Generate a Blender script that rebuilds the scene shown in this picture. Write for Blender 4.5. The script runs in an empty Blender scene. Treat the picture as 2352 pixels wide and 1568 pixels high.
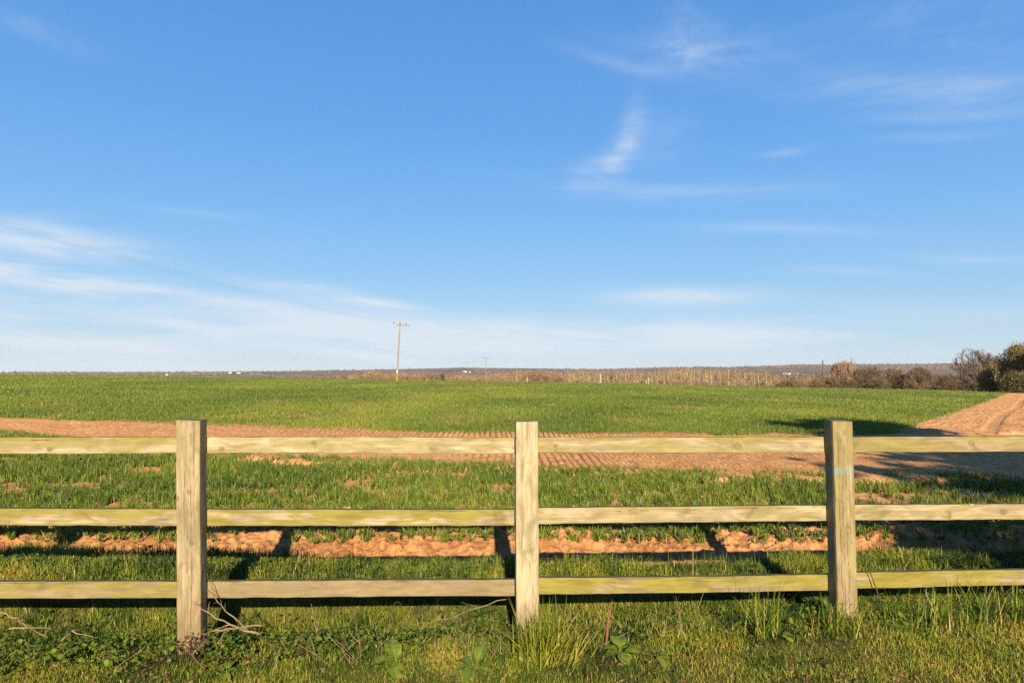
import bpy, math, random
import numpy as np
from mathutils import Vector, Matrix, Euler

random.seed(7)
RNG = np.random.default_rng(11)
C = bpy.context.scene.collection
SC = bpy.context.scene

# ------------------------------------------------------------------ camera
CAMZ, PITCH, ROLL, F = 1.45, math.radians(2.85), math.radians(0.15), 1568.0
cam = bpy.data.cameras.new('camera')
cam.lens = 24.0; cam.sensor_width = 36.0; cam.clip_start = 0.05; cam.clip_end = 20000
camo = bpy.data.objects.new('camera', cam); C.objects.link(camo)
CM = Matrix.Rotation(math.pi/2 + PITCH, 4, 'X') @ Matrix.Rotation(ROLL, 4, 'Z')
camo.matrix_world = Matrix.Translation((0, 0, CAMZ)) @ CM
SC.camera = camo

def at(x, y, Y):
    """point at distance Y ahead that the photo shows at (x, y) of a 2352 x 1568 frame"""
    d = CM.to_3x3() @ Vector(((x-1176)/F, (784-y)/F, -1))
    return Vector((d.x/d.y*Y, Y, CAMZ + d.z/d.y*Y))

# ------------------------------------------------------------------ sun, exposure
SUN_EL = math.radians(22.5)
SUN_X = 0.085                                    # sun stands behind the camera, a little to the right
sdir = Vector((SUN_X, -1.0, 0)).normalized()*math.cos(SUN_EL) + Vector((0, 0, math.sin(SUN_EL)))
sun = bpy.data.lights.new('sun', 'SUN'); sun.energy = 5.0; sun.angle = math.radians(0.5); sun.color = (1.0, 0.87, 0.66)
suno = bpy.data.objects.new('sun', sun); C.objects.link(suno)
suno.rotation_euler = (-sdir).to_track_quat('-Z', 'Y').to_euler(); suno.location = (4, -20, 30)
SC.view_settings.view_transform = 'Standard'; SC.view_settings.look = 'None'
SC.view_settings.exposure = 1.25; SC.view_settings.gamma = 1.0
SC.cycles.use_denoising = False
SC.cycles.max_bounces = 5; SC.cycles.diffuse_bounces = 2; SC.cycles.glossy_bounces = 2
SC.cycles.transmission_bounces = 3; SC.cycles.volume_bounces = 0; SC.cycles.transparent_max_bounces = 6

# ------------------------------------------------------------------ node helper
class NT:
    def __init__(s, tree): s.t = tree; s.n = tree.nodes; s.l = tree.links
    def node(s, typ, **kw):
        n = s.n.new(typ)
        for k, v in kw.items(): setattr(n, k, v)
        return n
    def put(s, sock, v):
        if isinstance(v, bpy.types.NodeSocket): s.l.new(v, sock)
        elif v is not None:
            if hasattr(sock.default_value, '__len__') and not hasattr(v, '__len__'): v = (v,)*len(sock.default_value)
            if hasattr(v, '__len__') and len(sock.default_value) == 4 and len(v) == 3: v = tuple(v)+(1,)
            sock.default_value = v
    def m(s, op, a, b=None, c=None, clamp=False):
        n = s.node('ShaderNodeMath', operation=op, use_clamp=clamp)
        s.put(n.inputs[0], a)
        if b is not None: s.put(n.inputs[1], b)
        if c is not None: s.put(n.inputs[2], c)
        return n.outputs[0]
    def mix(s, f, a, b, blend='MIX'):
        n = s.node('ShaderNodeMix', data_type='RGBA', blend_type=blend)
        s.put(n.inputs[0], f); s.put(n.inputs[6], a); s.put(n.inputs[7], b)
        return n.outputs[2]
    def noise(s, vec, scale=5, detail=3, rough=.55, dist=0.0):
        n = s.node('ShaderNodeTexNoise')
        if vec is not None: s.l.new(vec, n.inputs['Vector'])
        s.put(n.inputs['Scale'], scale); s.put(n.inputs['Detail'], detail); s.put(n.inputs['Roughness'], rough); s.put(n.inputs['Distortion'], dist)
        return n.outputs[0]
    def rng(s, v, a, b, c=0.0, d=1.0, smooth=True):
        n = s.node('ShaderNodeMapRange', interpolation_type='SMOOTHSTEP' if smooth else 'LINEAR')
        s.put(n.inputs[0], v); s.put(n.inputs[1], a); s.put(n.inputs[2], b); s.put(n.inputs[3], c); s.put(n.inputs[4], d)
        return n.outputs[0]
    def xyz(s, x, y, z):
        n = s.node('ShaderNodeCombineXYZ'); s.put(n.inputs[0], x); s.put(n.inputs[1], y); s.put(n.inputs[2], z); return n.outputs[0]
    def sep(s, v):
        n = s.node('ShaderNodeSeparateXYZ'); s.l.new(v, n.inputs[0]); return n.outputs
    def attr(s, name): return s.node('ShaderNodeAttribute', attribute_name=name).outputs
    def ramp(s, f, stops):
        n = s.node('ShaderNodeValToRGB'); s.put(n.inputs[0], f); e = n.color_ramp.elements
        while len(e) < len(stops): e.new(.5)
        for k, (p, c) in enumerate(stops): e[k].position = p; e[k].color = tuple(c)+(1,)
        return n.outputs[0]

# ------------------------------------------------------------------ sky with thin cirrus
SKY_STRENGTH = 0.105
def build_world():
    w = bpy.data.worlds.new('World'); SC.world = w; w.use_nodes = True
    w.node_tree.nodes.clear(); t = NT(w.node_tree)
    sky = t.node('ShaderNodeTexSky', sky_type='NISHITA', sun_disc=False)
    sky.sun_elevation = SUN_EL; sky.sun_rotation = math.pi - math.atan(SUN_X)
    sky.air_density = 1.0; sky.dust_density = 0.35; sky.ozone_density = 2.2; sky.altitude = 60
    hs = t.node('ShaderNodeHueSaturation'); hs.inputs['Saturation'].default_value = 1.25; hs.inputs['Value'].default_value = 1.0
    t.l.new(sky.outputs[0], hs.inputs['Color'])
    d = t.sep(t.node('ShaderNodeTexCoord').outputs['Generated'])
    az = t.m('ARCTAN2', d[0], d[1]); el = t.m('ARCSINE', d[2])
    warp = t.noise(t.xyz(az, el, 0.3), 3.0, 3, .5)
    elw = t.m('ADD', el, t.m('MULTIPLY', t.m('SUBTRACT', warp, .5), .035))
    fine = t.noise(t.xyz(t.m('MULTIPLY', az, 5.0), t.m('MULTIPLY', t.m('ADD', elw, t.m('MULTIPLY', az, .05)), 42), 0.0), 1.0, 6, .62, .35)
    soft = t.noise(t.xyz(t.m('MULTIPLY', az, 2.6), t.m('MULTIPLY', t.m('ADD', elw, t.m('MULTIPLY', az, .04)), 20), 4.0), 1.0, 5, .55, .3)
    curl = t.noise(t.xyz(t.m('MULTIPLY', az, 9), t.m('MULTIPLY', el, 14), 7.0), 1.0, 6, .6, 1.1)
    streak = t.rng(t.m('ADD', t.m('MULTIPLY', fine, .55), t.m('MULTIPLY', soft, .45)), .34, .68)
    wisp = t.rng(t.m('ADD', t.m('MULTIPLY', curl, .6), t.m('MULTIPLY', fine, .4)), .34, .68)
    total = None
    # x, y, half width, half height in photo pixels, tilt in degrees, strength, texture
    clouds = [(110, 560, 210, 34, -4, .95, streak), (-60, 612, 130, 26, -4, .6, streak), (190, 652, 380, 22, -5, 1.2, streak), (10, 775, 520, 48, -6, .9, streak),
              (760, 768, 620, 40, -3, .8, streak), (1250, 770, 560, 32, 0, .7, streak), (780, 685, 200, 14, -7, .9, streak), (870, 822, 190, 9, -5, .8, streak), (1570, 684, 155, 18, -3, 1.0, soft),
              (1700, 790, 500, 30, -1, .4, streak),
              (1446, 310, 26, 72, -14, .26, wisp), (1425, 352, 70, 24, 48, .27, wisp), (1358, 395, 66, 26, 22, .28, wisp), (1530, 320, 70, 46, 20, .13, wisp), (1640, 118, 190, 40, -9, .19, wisp), (1590, 75, 60, 60, -50, .2, wisp),
              (1420, 140, 110, 12, -17, .2, fine), (2060, 208, 270, 34, -9, .22, streak), (2300, 225, 160, 30, -14, .22, streak), (2200, 112, 150, 26, -20, .16, wisp),
              (2200, 268, 200, 13, -6, .2, fine), (2150, 318, 130, 10, -4, .2, fine), (1560, 445, 300, 20, -5, .24, streak),
              (1800, 538, 210, 12, -6, .22, fine), (1950, 632, 130, 10, -4, .22, fine), (1800, 358, 50, 9, 0, .2, fine), (2250, 590, 180, 14, -6, .2, streak),
              (450, 490, 120, 9, -3, .14, fine), (130, 495, 60, 10, 8, .14, fine), (2250, 720, 220, 20, -3, .2, streak), (90, 80, 130, 24, -6, .12, wisp),
              (2200, 40, 260, 40, -8, .12, wisp)]
    for x, y, hw, hh, tilt, amp, tex in clouds:
        p = at(x, y, 1.0) - Vector((0, 0, CAMZ)); p.normalize()
        a0, e0 = math.atan2(p.x, p.y), math.asin(p.z)
        k = math.cos(a0)**2
        wr, hr = hw/F*k*1.25, hh/F*math.cos(a0)*1.25
        ct, st = math.cos(math.radians(tilt)), math.sin(math.radians(tilt))
        da = t.m('SUBTRACT', az, a0); de = t.m('SUBTRACT', elw, e0)
        u = t.m('MULTIPLY', t.m('ADD', t.m('MULTIPLY', da, ct), t.m('MULTIPLY', de, st)), 1/wr)
        v = t.m('MULTIPLY', t.m('SUBTRACT', t.m('MULTIPLY', de, ct), t.m('MULTIPLY', da, st)), 1/hr)
        r2 = t.m('ADD', t.m('MULTIPLY', u, u), t.m('MULTIPLY', v, v))
        g = t.m('MULTIPLY', t.m('EXPONENT', t.m('MULTIPLY', r2, -1.3)), amp)
        g = t.m('MULTIPLY', g, t.m('MULTIPLY_ADD', tex, 1.35, .10))
        total = g if total is None else t.m('ADD', total, g)
    total = t.m('MINIMUM', total, .85)
    # clear air: deep blue high up, paling towards the horizon
    lin = lambda c: tuple(((v/255+.055)/1.055)**2.4 for v in c)
    grad = t.ramp(t.m('DIVIDE', el, math.pi/2, clamp=True), [(p/90, lin(c)) for p, c in ((0, (186, 206, 222)), (3, (172, 202, 228)), (7.7, (144, 191, 232)), (13, (121, 179, 235)), (20, (101, 163, 229)), (30, (86, 148, 220)), (50, (52, 104, 180)), (90, (28, 68, 138)))])
    gain = 1/(SKY_STRENGTH*2**SC.view_settings.exposure)
    grad = t.mix(1.0, grad, (gain, gain, gain), 'MULTIPLY')
    base = t.mix(.92, hs.outputs[0], grad)
    lift = t.mix(total, base, tuple(v*gain for v in lin((222, 233, 244))))
    bg = t.node('ShaderNodeBackground'); t.l.new(lift, bg.inputs[0]); bg.inputs[1].default_value = SKY_STRENGTH
    out = t.node('ShaderNodeOutputWorld'); t.l.new(bg.outputs[0], out.inputs[0])
build_world()

# ------------------------------------------------------------------ numpy helpers
def smooth(a, b, x):
    t = np.clip((x-a)/(b-a), 0, 1); return t*t*(3-2*t)
def _hash(i, j, s):
    h = (i.astype(np.int64)*374761393 + j.astype(np.int64)*668265263 + s*144665) & 0xffffffff
    h = ((h ^ (h >> 13))*1274126177) & 0xffffffff
    return ((h ^ (h >> 16)) & 0xffff)/65535.0
def vn(x, y, s=0):
    x = np.asarray(x, float); y = np.asarray(y, float)
    i, j = np.floor(x), np.floor(y); u, v = x-i, y-j
    u = u*u*(3-2*u); v = v*v*(3-2*v)
    a, b, c, d = _hash(i, j, s), _hash(i+1, j, s), _hash(i, j+1, s), _hash(i+1, j+1, s)
    return a*(1-u)*(1-v) + b*u*(1-v) + c*(1-u)*v + d*u*v
def fbm(x, y, s=0, o=4):
    r, a, n = 0, .5, 0
    for k in range(o):
        r = r + a*vn(np.asarray(x)*2**k+17*k, np.asarray(y)*2**k+9*k, s+k); n += a; a *= .5
    return r/n
def interp(x, xs, ys): return np.interp(np.asarray(x, float), xs, ys)

def mesh_np(name, V, faces, mat, parent=None, attrs=None, smooth_shade=False):
    """faces: list of int arrays (n,3) or (n,4)"""
    me = bpy.data.meshes.new(name)
    V = np.asarray(V, np.float32)
    me.vertices.add(len(V)); me.vertices.foreach_set('co', V.ravel())
    faces = [np.asarray(f, np.int32) for f in faces if len(f)]
    nl = sum(f.size for f in faces); nf = sum(len(f) for f in faces)
    me.loops.add(nl); me.loops.foreach_set('vertex_index', np.concatenate([f.ravel() for f in faces]))
    me.polygons.add(nf)
    tot = np.concatenate([np.full(len(f), f.shape[1], np.int32) for f in faces])
    st = np.concatenate([[0], np.cumsum(tot)[:-1]]).astype(np.int32)
    me.polygons.foreach_set('loop_start', st); me.polygons.foreach_set('loop_total', tot)
    me.polygons.foreach_set('use_smooth', np.full(nf, bool(smooth_shade)))
    me.update(calc_edges=True); me.validate()
    for k, v in (attrs or {}).items():
        at_ = me.attributes.new(k, 'FLOAT', 'POINT'); at_.data.foreach_set('value', np.asarray(v, np.float32))
    if mat: me.materials.append(mat)
    o = bpy.data.objects.new(name, me); C.objects.link(o)
    if parent: o.parent = parent
    return o
def tag(o, label=None, cat=None, group=None, kind=None):
    if label: o['label'] = label
    if cat: o['category'] = cat
    if group: o['group'] = group
    if kind: o['kind'] = kind
    return o
def thing(name, label, cat, loc=(0, 0, 0), rotz=0.0, group=None, scale=None):
    o = bpy.data.objects.new(name, None); C.objects.link(o); o.empty_display_size = .1
    o.location = loc; o.rotation_euler = (0, 0, rotz)
    if scale: o.scale = scale
    return tag(o, label, cat, group)
def dup(root, loc, rotz, scale, label=None, group=None):
    r = root.copy(); C.objects.link(r); r.location = loc; r.rotation_euler = (0, 0, rotz); r.scale = scale
    if label: r['label'] = label
    if group: r['group'] = group
    for ch in list(root.children):
        c = ch.copy(); C.objects.link(c); c.parent = r
        for g in ch.children:
            d = g.copy(); C.objects.link(d); d.parent = c
    return r

# ------------------------------------------------------------------ terrain
POST = [(-1.705, 3.60), (0.083, 3.70), (1.872, 3.80)]
def fenceY(X): return 3.70 + .056*np.asarray(X)
def lipY(X): return interp(X, [-8, -6, -2, 0, 1.5, 3, 6, 9], [4.98, 4.95, 4.92, 4.82, 4.84, 5.02, 5.15, 5.25]) + .16*(fbm(np.asarray(X)*1.6, 0*np.asarray(X), 5, 3)-.5)
YF_X, YF_Y = [-60, -30, -16.3, -9.5, -3, 0, 8.9], [44, 28, 21.7, 19.0, 17.0, 16.6, 16.6]
def y_far(X): return interp(X, YF_X, YF_Y) + .5*(fbm(np.asarray(X)*.9, 0*np.asarray(X)+3, 9, 3)-.5)
def y_near(X): return interp(X, [-60, -30, -12, -5.7, .4, 4.6, 7.4, 20, 40], [46, 28, 16.4, 12.7, 10.75, 9.95, 9.8, 9.9, 10.5]) + .35*(fbm(np.asarray(X)*1.7, 0*np.asarray(X)+3, 19, 3)-.5)
def in_field(X, Y):
    edge = 8.9 + (Y-16.6)*.765 + .5*(fbm(Y*.5, Y*0, 29, 3)-.5) + .006*Y*(fbm(Y*.05, Y*0, 28, 2)-.5)
    return (Y > y_far(X)) & (X < edge) & (X > -420) 
def in_strip(X, Y): return (Y < y_near(X)) & (Y > 5.6)
HX = [0, 300, 500, 700, 900, 1060, 1176, 1400, 1520, 1700, 1850, 2000, 2150, 2352]
HYP = [856, 856, 855, 852, 849, 845, 847, 848, 844, 844, 841, 842, 842, 842]
HT = [(x-1176)/F for x in HX]
HEL = [(862+ .0026*(x-1176)-y)/F for x, y in zip(HX, HYP)]
def ground(X, Y, rough=True):
    X = np.asarray(X, float); Y = np.asarray(Y, float)
    r = np.hypot(X, Y)
    zf = interp(X, [-6, -1.7, .1, 1.0, 1.87, 3.5, 8], [.03, 0, .01, .06, .11, .16, .2]) - .02*(3.6-np.clip(Y, 0, 3.6))
    fy = fenceY(X); lp = lipY(X)
    zb = .125 + .05*(fbm(X*1.1, Y*1.1, 3, 3)-.5) + .04*smooth(1, 3.5, X) + .05*smooth(-1.2, -2.2, X)
    bump = .03*(fbm(X*3.1, Y*3.1, 31, 4)-.5)
    hol = -.10*smooth(fy+.02, fy+.30, Y)
    z = zf + hol + (zb-zf-hol)*smooth(fy+.55, fy+.88, Y) + bump
    soil0 = -.06; top = .075 + .05*(fbm(X*.9, Y*0, 41, 3)-.5)
    z = z*(1-smooth(lp-.05, lp+.2, Y)) + soil0*smooth(lp-.05, lp+.2, Y)
    z = z + smooth(lp+.25, lp+.95, Y)*(top-soil0)*(1-smooth(6.2, 7.4, Y)) + smooth(6.2, 7.4, Y)*(-soil0)*smooth(lp+.25, lp+.95, Y)
    f = smooth(8, 42, Y)
    z = z + f*(-.0145*np.clip(X, -140, 160) + .0018*Y)
    z = z + .16*(fbm(X*.05, Y*.05, 51, 3)-.5)*smooth(20, 60, r)
    re = 132 + 10*np.clip(-X/100, -1, 1)
    t0 = np.where(Y > 1, X/np.maximum(Y, 1), np.sign(X)*3)
    z = z - (15.5 + z*.5)*smooth(re, re+150, r)*(1-.72*smooth(.40, .52, t0)*smooth(420, 260, r))
    t = np.where(Y > 1, X/np.maximum(Y, 1), np.sign(X)*3)
    el = np.interp(t, HT, HEL)
    zh = CAMZ + el*4300
    k = smooth(1000, 4300, r)
    z = z*(1-k) + k*zh*1.0 + k*(1-smooth(3800, 4300, r)*.8)*12*(fbm(X*.0016, Y*.0016, 61, 4)-.5)
    z = np.where(r > 4300, z*(1-smooth(4300, 6000, r)*.7), z)
    return z
def gz(x, y): return float(ground(np.array([x]), np.array([y]))[0])

# ------------------------------------------------------------------ materials
def mat(name):
    m = bpy.data.materials.new(name); m.use_nodes = True; m.node_tree.nodes.clear()
    t = NT(m.node_tree); b = t.node('ShaderNodeBsdfPrincipled'); o = t.node('ShaderNodeOutputMaterial')
    t.l.new(b.outputs[0], o.inputs[0]); return m, t, b, o
def setp(b, **k):
    for a, v in k.items():
        s = b.inputs[a.replace('_', ' ')]
        if hasattr(s.default_value, '__len__') and len(v) == 3: v = tuple(v)+(1,)
        s.default_value = v
def bump(t, b, h, strength=.4, dist=.01):
    n = t.node('ShaderNodeBump'); n.inputs['Strength'].default_value = strength; n.inputs['Distance'].default_value = dist
    t.l.new(h, n.inputs['Height']); t.l.new(n.outputs[0], b.inputs['Normal'])

def soil_nodes(t, pos, k=(1, 1, 1)):
    n1 = t.noise(pos, 1.3, 5, .6); n2 = t.noise(pos, 9, 6, .65); n3 = t.noise(pos, 60, 3, .6)
    c = t.mix(t.rng(n1, .3, .7), (.43, .215, .080), (.52, .29, .125))
    c = t.mix(t.rng(n2, .32, .6, .0, .75), (.27, .115, .04), c)
    c = t.mix(t.rng(n3, .62, .8, 0, .5), c, (.54, .35, .19))
    h = t.m('ADD', t.m('MULTIPLY', n2, .7), t.m('MULTIPLY', n3, .35))
    c = t.mix(1.0, c, k, 'MULTIPLY')
    return c, h
def mat_soil(name, k, wet):
    m, t, b, o = mat(name)
    pos = t.node('ShaderNodeNewGeometry').outputs['Position']
    c, h = soil_nodes(t, pos, k)
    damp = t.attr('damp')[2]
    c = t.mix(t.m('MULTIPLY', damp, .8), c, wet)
    t.l.new(c, b.inputs['Base Color']); setp(b, Roughness=.95, Specular_IOR_Level=.1); bump(t, b, h, 1.0, .03)
    return m
def mat_ground():
    m, t, b, o = mat('open_ground')
    pos = t.node('ShaderNodeNewGeometry').outputs['Position']
    soil, h = soil_nodes(t, pos, (1.38, 1.34, 1.28))  # open soil lightened like the track, missing sunlight put into its colour
    a_s = t.attr('soil')[2]; a_f = t.attr('far')[2]; a_v = t.attr('verge')[2]
    p = t.sep(pos)
    n = t.noise(pos, .35, 5, .6); n2 = t.noise(pos, 4, 4, .6)
    field = t.mix(t.rng(n, .3, .7), (.095, .12, .014), (.14, .145, .022))
    field = t.mix(t.rng(n2, .45, .75, 0, .5), field, (.20, .125, .05))
    verge = t.mix(t.rng(n2, .3, .7), (.045, .045, .010), (.105, .085, .02))
    verge = t.mix(t.rng(t.noise(pos, 23, 3, .6), .55, .75, 0, .7), verge, (.11, .058, .025))
    # far country: woods, ploughed fields, pasture
    vor = t.node('ShaderNodeTexVoronoi'); t.l.new(t.xyz(t.m('MULTIPLY', p[0], .0055), t.m('MULTIPLY', p[1], .0028), 0), vor.inputs['Vector']); vor.inputs['Scale'].default_value = 1
    vs = t.sep(vor.outputs['Color'])
    far = t.ramp(vs[0], [(0, (.10, .065, .05)), (.34, (.12, .075, .055)), (.5, (.085, .10, .035)), (.66, (.22, .125, .085)), (.8, (.12, .12, .05)), (1, (.24, .145, .10))])
    far = t.mix(t.rng(t.noise(pos, .012, 4, .6), .42, .6), far, (.09, .058, .045))
    c = t.mix(a_s, field, soil); c = t.mix(a_v, c, verge); c = t.mix(a_f, c, far)
    t.l.new(c, b.inputs['Base Color']); setp(b, Roughness=.95, Specular_IOR_Level=.1); bump(t, b, h, .5, .03)
    return m
def mat_blade(name, stops, trans=.25, rough=.5, spec=.35):
    m, t, b, o = mat(name)
    c = t.ramp(t.attr('tint')[2], stops)
    t.l.new(c, b.inputs['Base Color']); setp(b, Roughness=rough, Specular_IOR_Level=spec)
    tr = t.node('ShaderNodeBsdfTranslucent'); t.l.new(c, tr.inputs[0])
    mx = t.node('ShaderNodeMixShader'); mx.inputs[0].default_value = trans
    t.l.new(b.outputs[0], mx.inputs[1]); t.l.new(tr.outputs[0], mx.inputs[2]); t.l.new(mx.outputs[0], o.inputs[0])
    return m
def mat_flat(name, col, col2=None, scale=8, rough=.85, spec=.2, stretch=None):
    m, t, b, o = mat(name)
    tc = t.node('ShaderNodeTexCoord').outputs['Object']
    if stretch:
        q = t.sep(tc); tc = t.xyz(t.m('MULTIPLY', q[0], stretch[0]), t.m('MULTIPLY', q[1], stretch[1]), t.m('MULTIPLY', q[2], stretch[2]))
    n = t.noise(tc, scale, 4, .6)
    c = t.mix(t.rng(n, .3, .7), col, col2 or tuple(x*.6 for x in col))
    t.l.new(c, b.inputs['Base Color']); setp(b, Roughness=rough, Specular_IOR_Level=spec)
    return m

def mat_wood():
    m, t, b, o = mat('weathered_fence_wood')
    ps = t.attr('grain')[2]; uu = t.attr('along')[2]; kn = t.attr('knot')[2]; ck = t.attr('crack')[2]; tp = t.attr('topface')[2]
    rim = t.attr('rim')[2]; dark = t.attr('stain')[2]
    oi = t.node('ShaderNodeObjectInfo'); rnd = t.m('MULTIPLY', oi.outputs['Random'], 40)
    q = t.sep(oi.outputs['Color'])          # algae, grey weathering, paleness
    g1 = t.noise(t.xyz(t.m('MULTIPLY', ps, 260), t.m('MULTIPLY', uu, 2.2), rnd), 1, 4, .6)
    g2 = t.noise(t.xyz(t.m('MULTIPLY', ps, 90), t.m('MULTIPLY', uu, .9), t.m('ADD', rnd, 5)), 1, 3, .55)
    g3 = t.noise(t.xyz(t.m('MULTIPLY', ps, 800), t.m('MULTIPLY', uu, 30), rnd), 1, 2, .5)
    blot = t.noise(t.xyz(t.m('MULTIPLY', uu, 3.2), t.m('MULTIPLY', ps, 16), rnd), 1, 4, .6, .4)
    blot2 = t.noise(t.xyz(t.m('MULTIPLY', uu, 7.5), t.m('MULTIPLY', ps, 34), t.m('ADD', rnd, 9)), 1, 5, .65, .6)
    wood = t.mix(t.rng(g2, .40, .60), (0.200, 0.150, 0.080), (0.300, 0.238, 0.142))
    g0 = t.noise(t.xyz(t.m('MULTIPLY', ps, 130), t.m('MULTIPLY', uu, 1.3), t.m('ADD', rnd, 23)), 1, 5, .7, .3)
    wood = t.mix(t.rng(g0, .52, .64, 0, .75), wood, (.135, .092, .045))
    wood = t.mix(q[2], t.mix(1, wood, (.78, .74, .68), 'MULTIPLY'), t.mix(.55, wood, (.46, .395, .28)))
    wood = t.mix(t.rng(g1, .52, .74, 0, .6), wood, (0.128, 0.084, 0.040))
    wood = t.mix(t.rng(g3, .55, .8, 0, .4), wood, (0.136, 0.092, 0.048))
    grey = t.mix(t.rng(blot2, .3, .7), (0.124, 0.086, 0.048), (0.200, 0.148, 0.088))
    gm = t.m('MULTIPLY', q[1], t.rng(blot2, .28, .62, .35, 1.0), clamp=True)
    wood = t.mix(1.0, wood, t.mix(t.rng(t.noise(t.xyz(t.m('MULTIPLY', uu, 5), t.m('MULTIPLY', ps, 20), t.m('ADD', rnd, 17)), 1, 5, .65, .8), .3, .68), (.55, .52, .46), (1.10, 1.08, 1.03)), 'MULTIPLY')
    c = t.mix(gm, wood, grey)
    alg = t.mix(t.rng(blot2, .3, .7), (.125, .105, .012), (.205, .168, .026))
    edge = t.attr('edge')[2]
    am = t.m('MULTIPLY', q[0], t.m('ADD', t.rng(blot, .40, .53, .0, 1.15), t.m('MULTIPLY', edge, .75)), clamp=True)
    am = t.m('MULTIPLY', am, t.rng(g1, .3, .75, 1.0, .72))
    c = t.mix(am, c, alg)
    spk = t.node('ShaderNodeTexVoronoi'); t.l.new(t.xyz(t.m('MULTIPLY', uu, 60), t.m('MULTIPLY', ps, 80), rnd), spk.inputs['Vector']); spk.inputs['Scale'].default_value = 1
    sm = t.m('MULTIPLY', t.rng(spk.outputs['Distance'], .10, .17, 1, 0), t.rng(blot, .46, .62)); sm = t.m('MULTIPLY', sm, t.rng(q[1], .3, .8))
    c = t.mix(t.m('MULTIPLY', sm, .6), c, (0.400, 0.360, 0.272))
    c = t.mix(t.m('MULTIPLY', kn, .75), c, t.mix(t.rng(g1, .4, .6), (0.104, 0.068, 0.032), (0.208, 0.148, 0.076)))
    c = t.mix(t.m('MULTIPLY', rim, .6), c, (0.072, 0.044, 0.020))
    c = t.mix(t.m('MULTIPLY', dark, .5), c, (0.096, 0.068, 0.018))
    dirt = t.m('MULTIPLY', t.attr('dirt')[2], t.rng(blot2, .25, .6, .55, 1))
    c = t.mix(dirt, c, t.mix(t.rng(g1, .35, .65), (0.168, 0.108, 0.048), (0.096, 0.060, 0.026)))
    c = t.mix(t.m('MULTIPLY', ck, .72), c, (0.036, 0.022, 0.012))
    topc = t.mix(t.rng(blot2, .4, .65), (0.040, 0.034, 0.016), (0.104, 0.084, 0.042))
    c = t.mix(t.m('MULTIPLY', tp, t.rng(blot2, .25, .5, .65, 1)), c, topc)
    bl = t.attr('paint')[2]
    c = t.mix(t.m('MULTIPLY', bl, t.rng(t.m('ADD', t.m('MULTIPLY', g1, .5), t.m('MULTIPLY', blot2, .5)), .38, .62, .1, .75)), c, (0.104, 0.216, 0.216))
    t.l.new(c, b.inputs['Base Color']); setp(b, Roughness=.8, Specular_IOR_Level=.22)
    h = t.m('ADD', t.m('MULTIPLY', g1, .5), t.m('ADD', t.m('MULTIPLY', g3, .3), t.m('MULTIPLY', ck, -1.5)))
    bump(t, b, h, .35, .004)
    return m

# ------------------------------------------------------------------ ground sheet (one sheet, denser near the camera and ahead)
def grid_faces(nr, nc, wrap=False):
    i = np.arange(nr-1)[:, None]*nc; j = np.arange(nc if wrap else nc-1)[None, :]; j2 = (j+1) % nc
    return np.stack([(i+j), (i+j2), (i+nc+j2), (i+nc+j)], -1).reshape(-1, 4)
M_SOIL = mat_soil('red_clod_soil', (.98, .93, .88), (.15, .07, .03)); M_SOIL_LIFTED = mat_soil('lightened_track_soil', (1.42, 1.44, 1.45), (.27, .135, .06))  # track soil: colour lightened to stand in for sunlight lost on the flat
PATCH1 = (-7.0, 7.5, 4.62, 7.3)      # soil bank sheet
def patch_mask(X, Y, b, m):
    return smooth(b[0], b[0]+m, X)*smooth(b[1], b[1]-m, X)*smooth(b[2], b[2]+m, Y)*smooth(b[3], b[3]-m, Y)
def track_mask(X, Y):
    return smooth(-13.5, -12.6, X)*smooth(24.5, 23.5, X)*smooth(y_near(X)-.9, y_near(X)-.5, Y)*smooth(y_far(X)+1.0, y_far(X)+.5, Y)
def head_mask(X, Y):
    t = X-(8.9+(Y-16.6)*.765)
    return smooth(-.1, .4, t)*smooth(9.9, 9.4, t)*smooth(17.7, 18.2, Y)*smooth(94, 88, Y)
def build_ground():
    r = [0.0, .5, 1.0, 1.5, 2.0]
    while r[-1] < 6200: r.append(r[-1]*(1.0095 if r[-1] < 40 else 1.017 if r[-1] < 400 else 1.03))
    r = np.array(r)
    fr = np.linspace(-52, 52, 430); rest = np.linspace(52, 308, 74)[1:-1]
    a = np.radians(np.concatenate([fr, rest])); nc = len(a)
    R, A = np.meshgrid(r, a, indexing='ij'); X = (R*np.sin(A)).ravel(); Y = (R*np.cos(A)).ravel()
    Z = ground(X, Y)
    Z = Z - .09*patch_mask(X, Y, PATCH1, .12)*smooth(lipY(X)-.02, lipY(X)+.12, Y) - .06*track_mask(X, Y)
    rr = np.hypot(X, Y)
    field = in_field(X, Y) | in_strip(X, Y)
    edge_w = 8.9 + (Y-16.6)*.765
    track_r = (Y > 8) & (X > edge_w-2) & (X < edge_w + 11)
    soil = np.where(field, np.where(in_strip(X, Y), .9, .75-.55*smooth(18, 60, rr)), 1.0)
    soil = np.where((X > edge_w+11) & (Y > 8), .15, soil)
    verge = np.where(Y < lipY(X)+.02, 1.0, 0.0)
    far = smooth(150, 240, rr); verge *= (1-far)
    wob = .05*(fbm(X*.8, Y*.8, 71, 4)-.5)*smooth(10, 20, rr)*(soil > .5)*(1-far)
    Z = Z - (.10+.0008*Y)*head_mask(X, Y)
    ruts = 0*X + -.03*(np.sin((X-Y*.765)*.643/.43) > .8)*track_r*(Y < 90)*smooth(17.5, 19, Y)
    hm = head_mask(X, Y); V = np.stack([X, Y, Z+(wob+ruts)*(1-hm)], 1)
    o = mesh_np('ground', V, [grid_faces(len(r), nc, True)[:, ::-1]], mat_ground(), attrs=dict(soil=soil, verge=verge, far=far), smooth_shade=True)
    tag(o, kind='structure')
build_ground()

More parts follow.
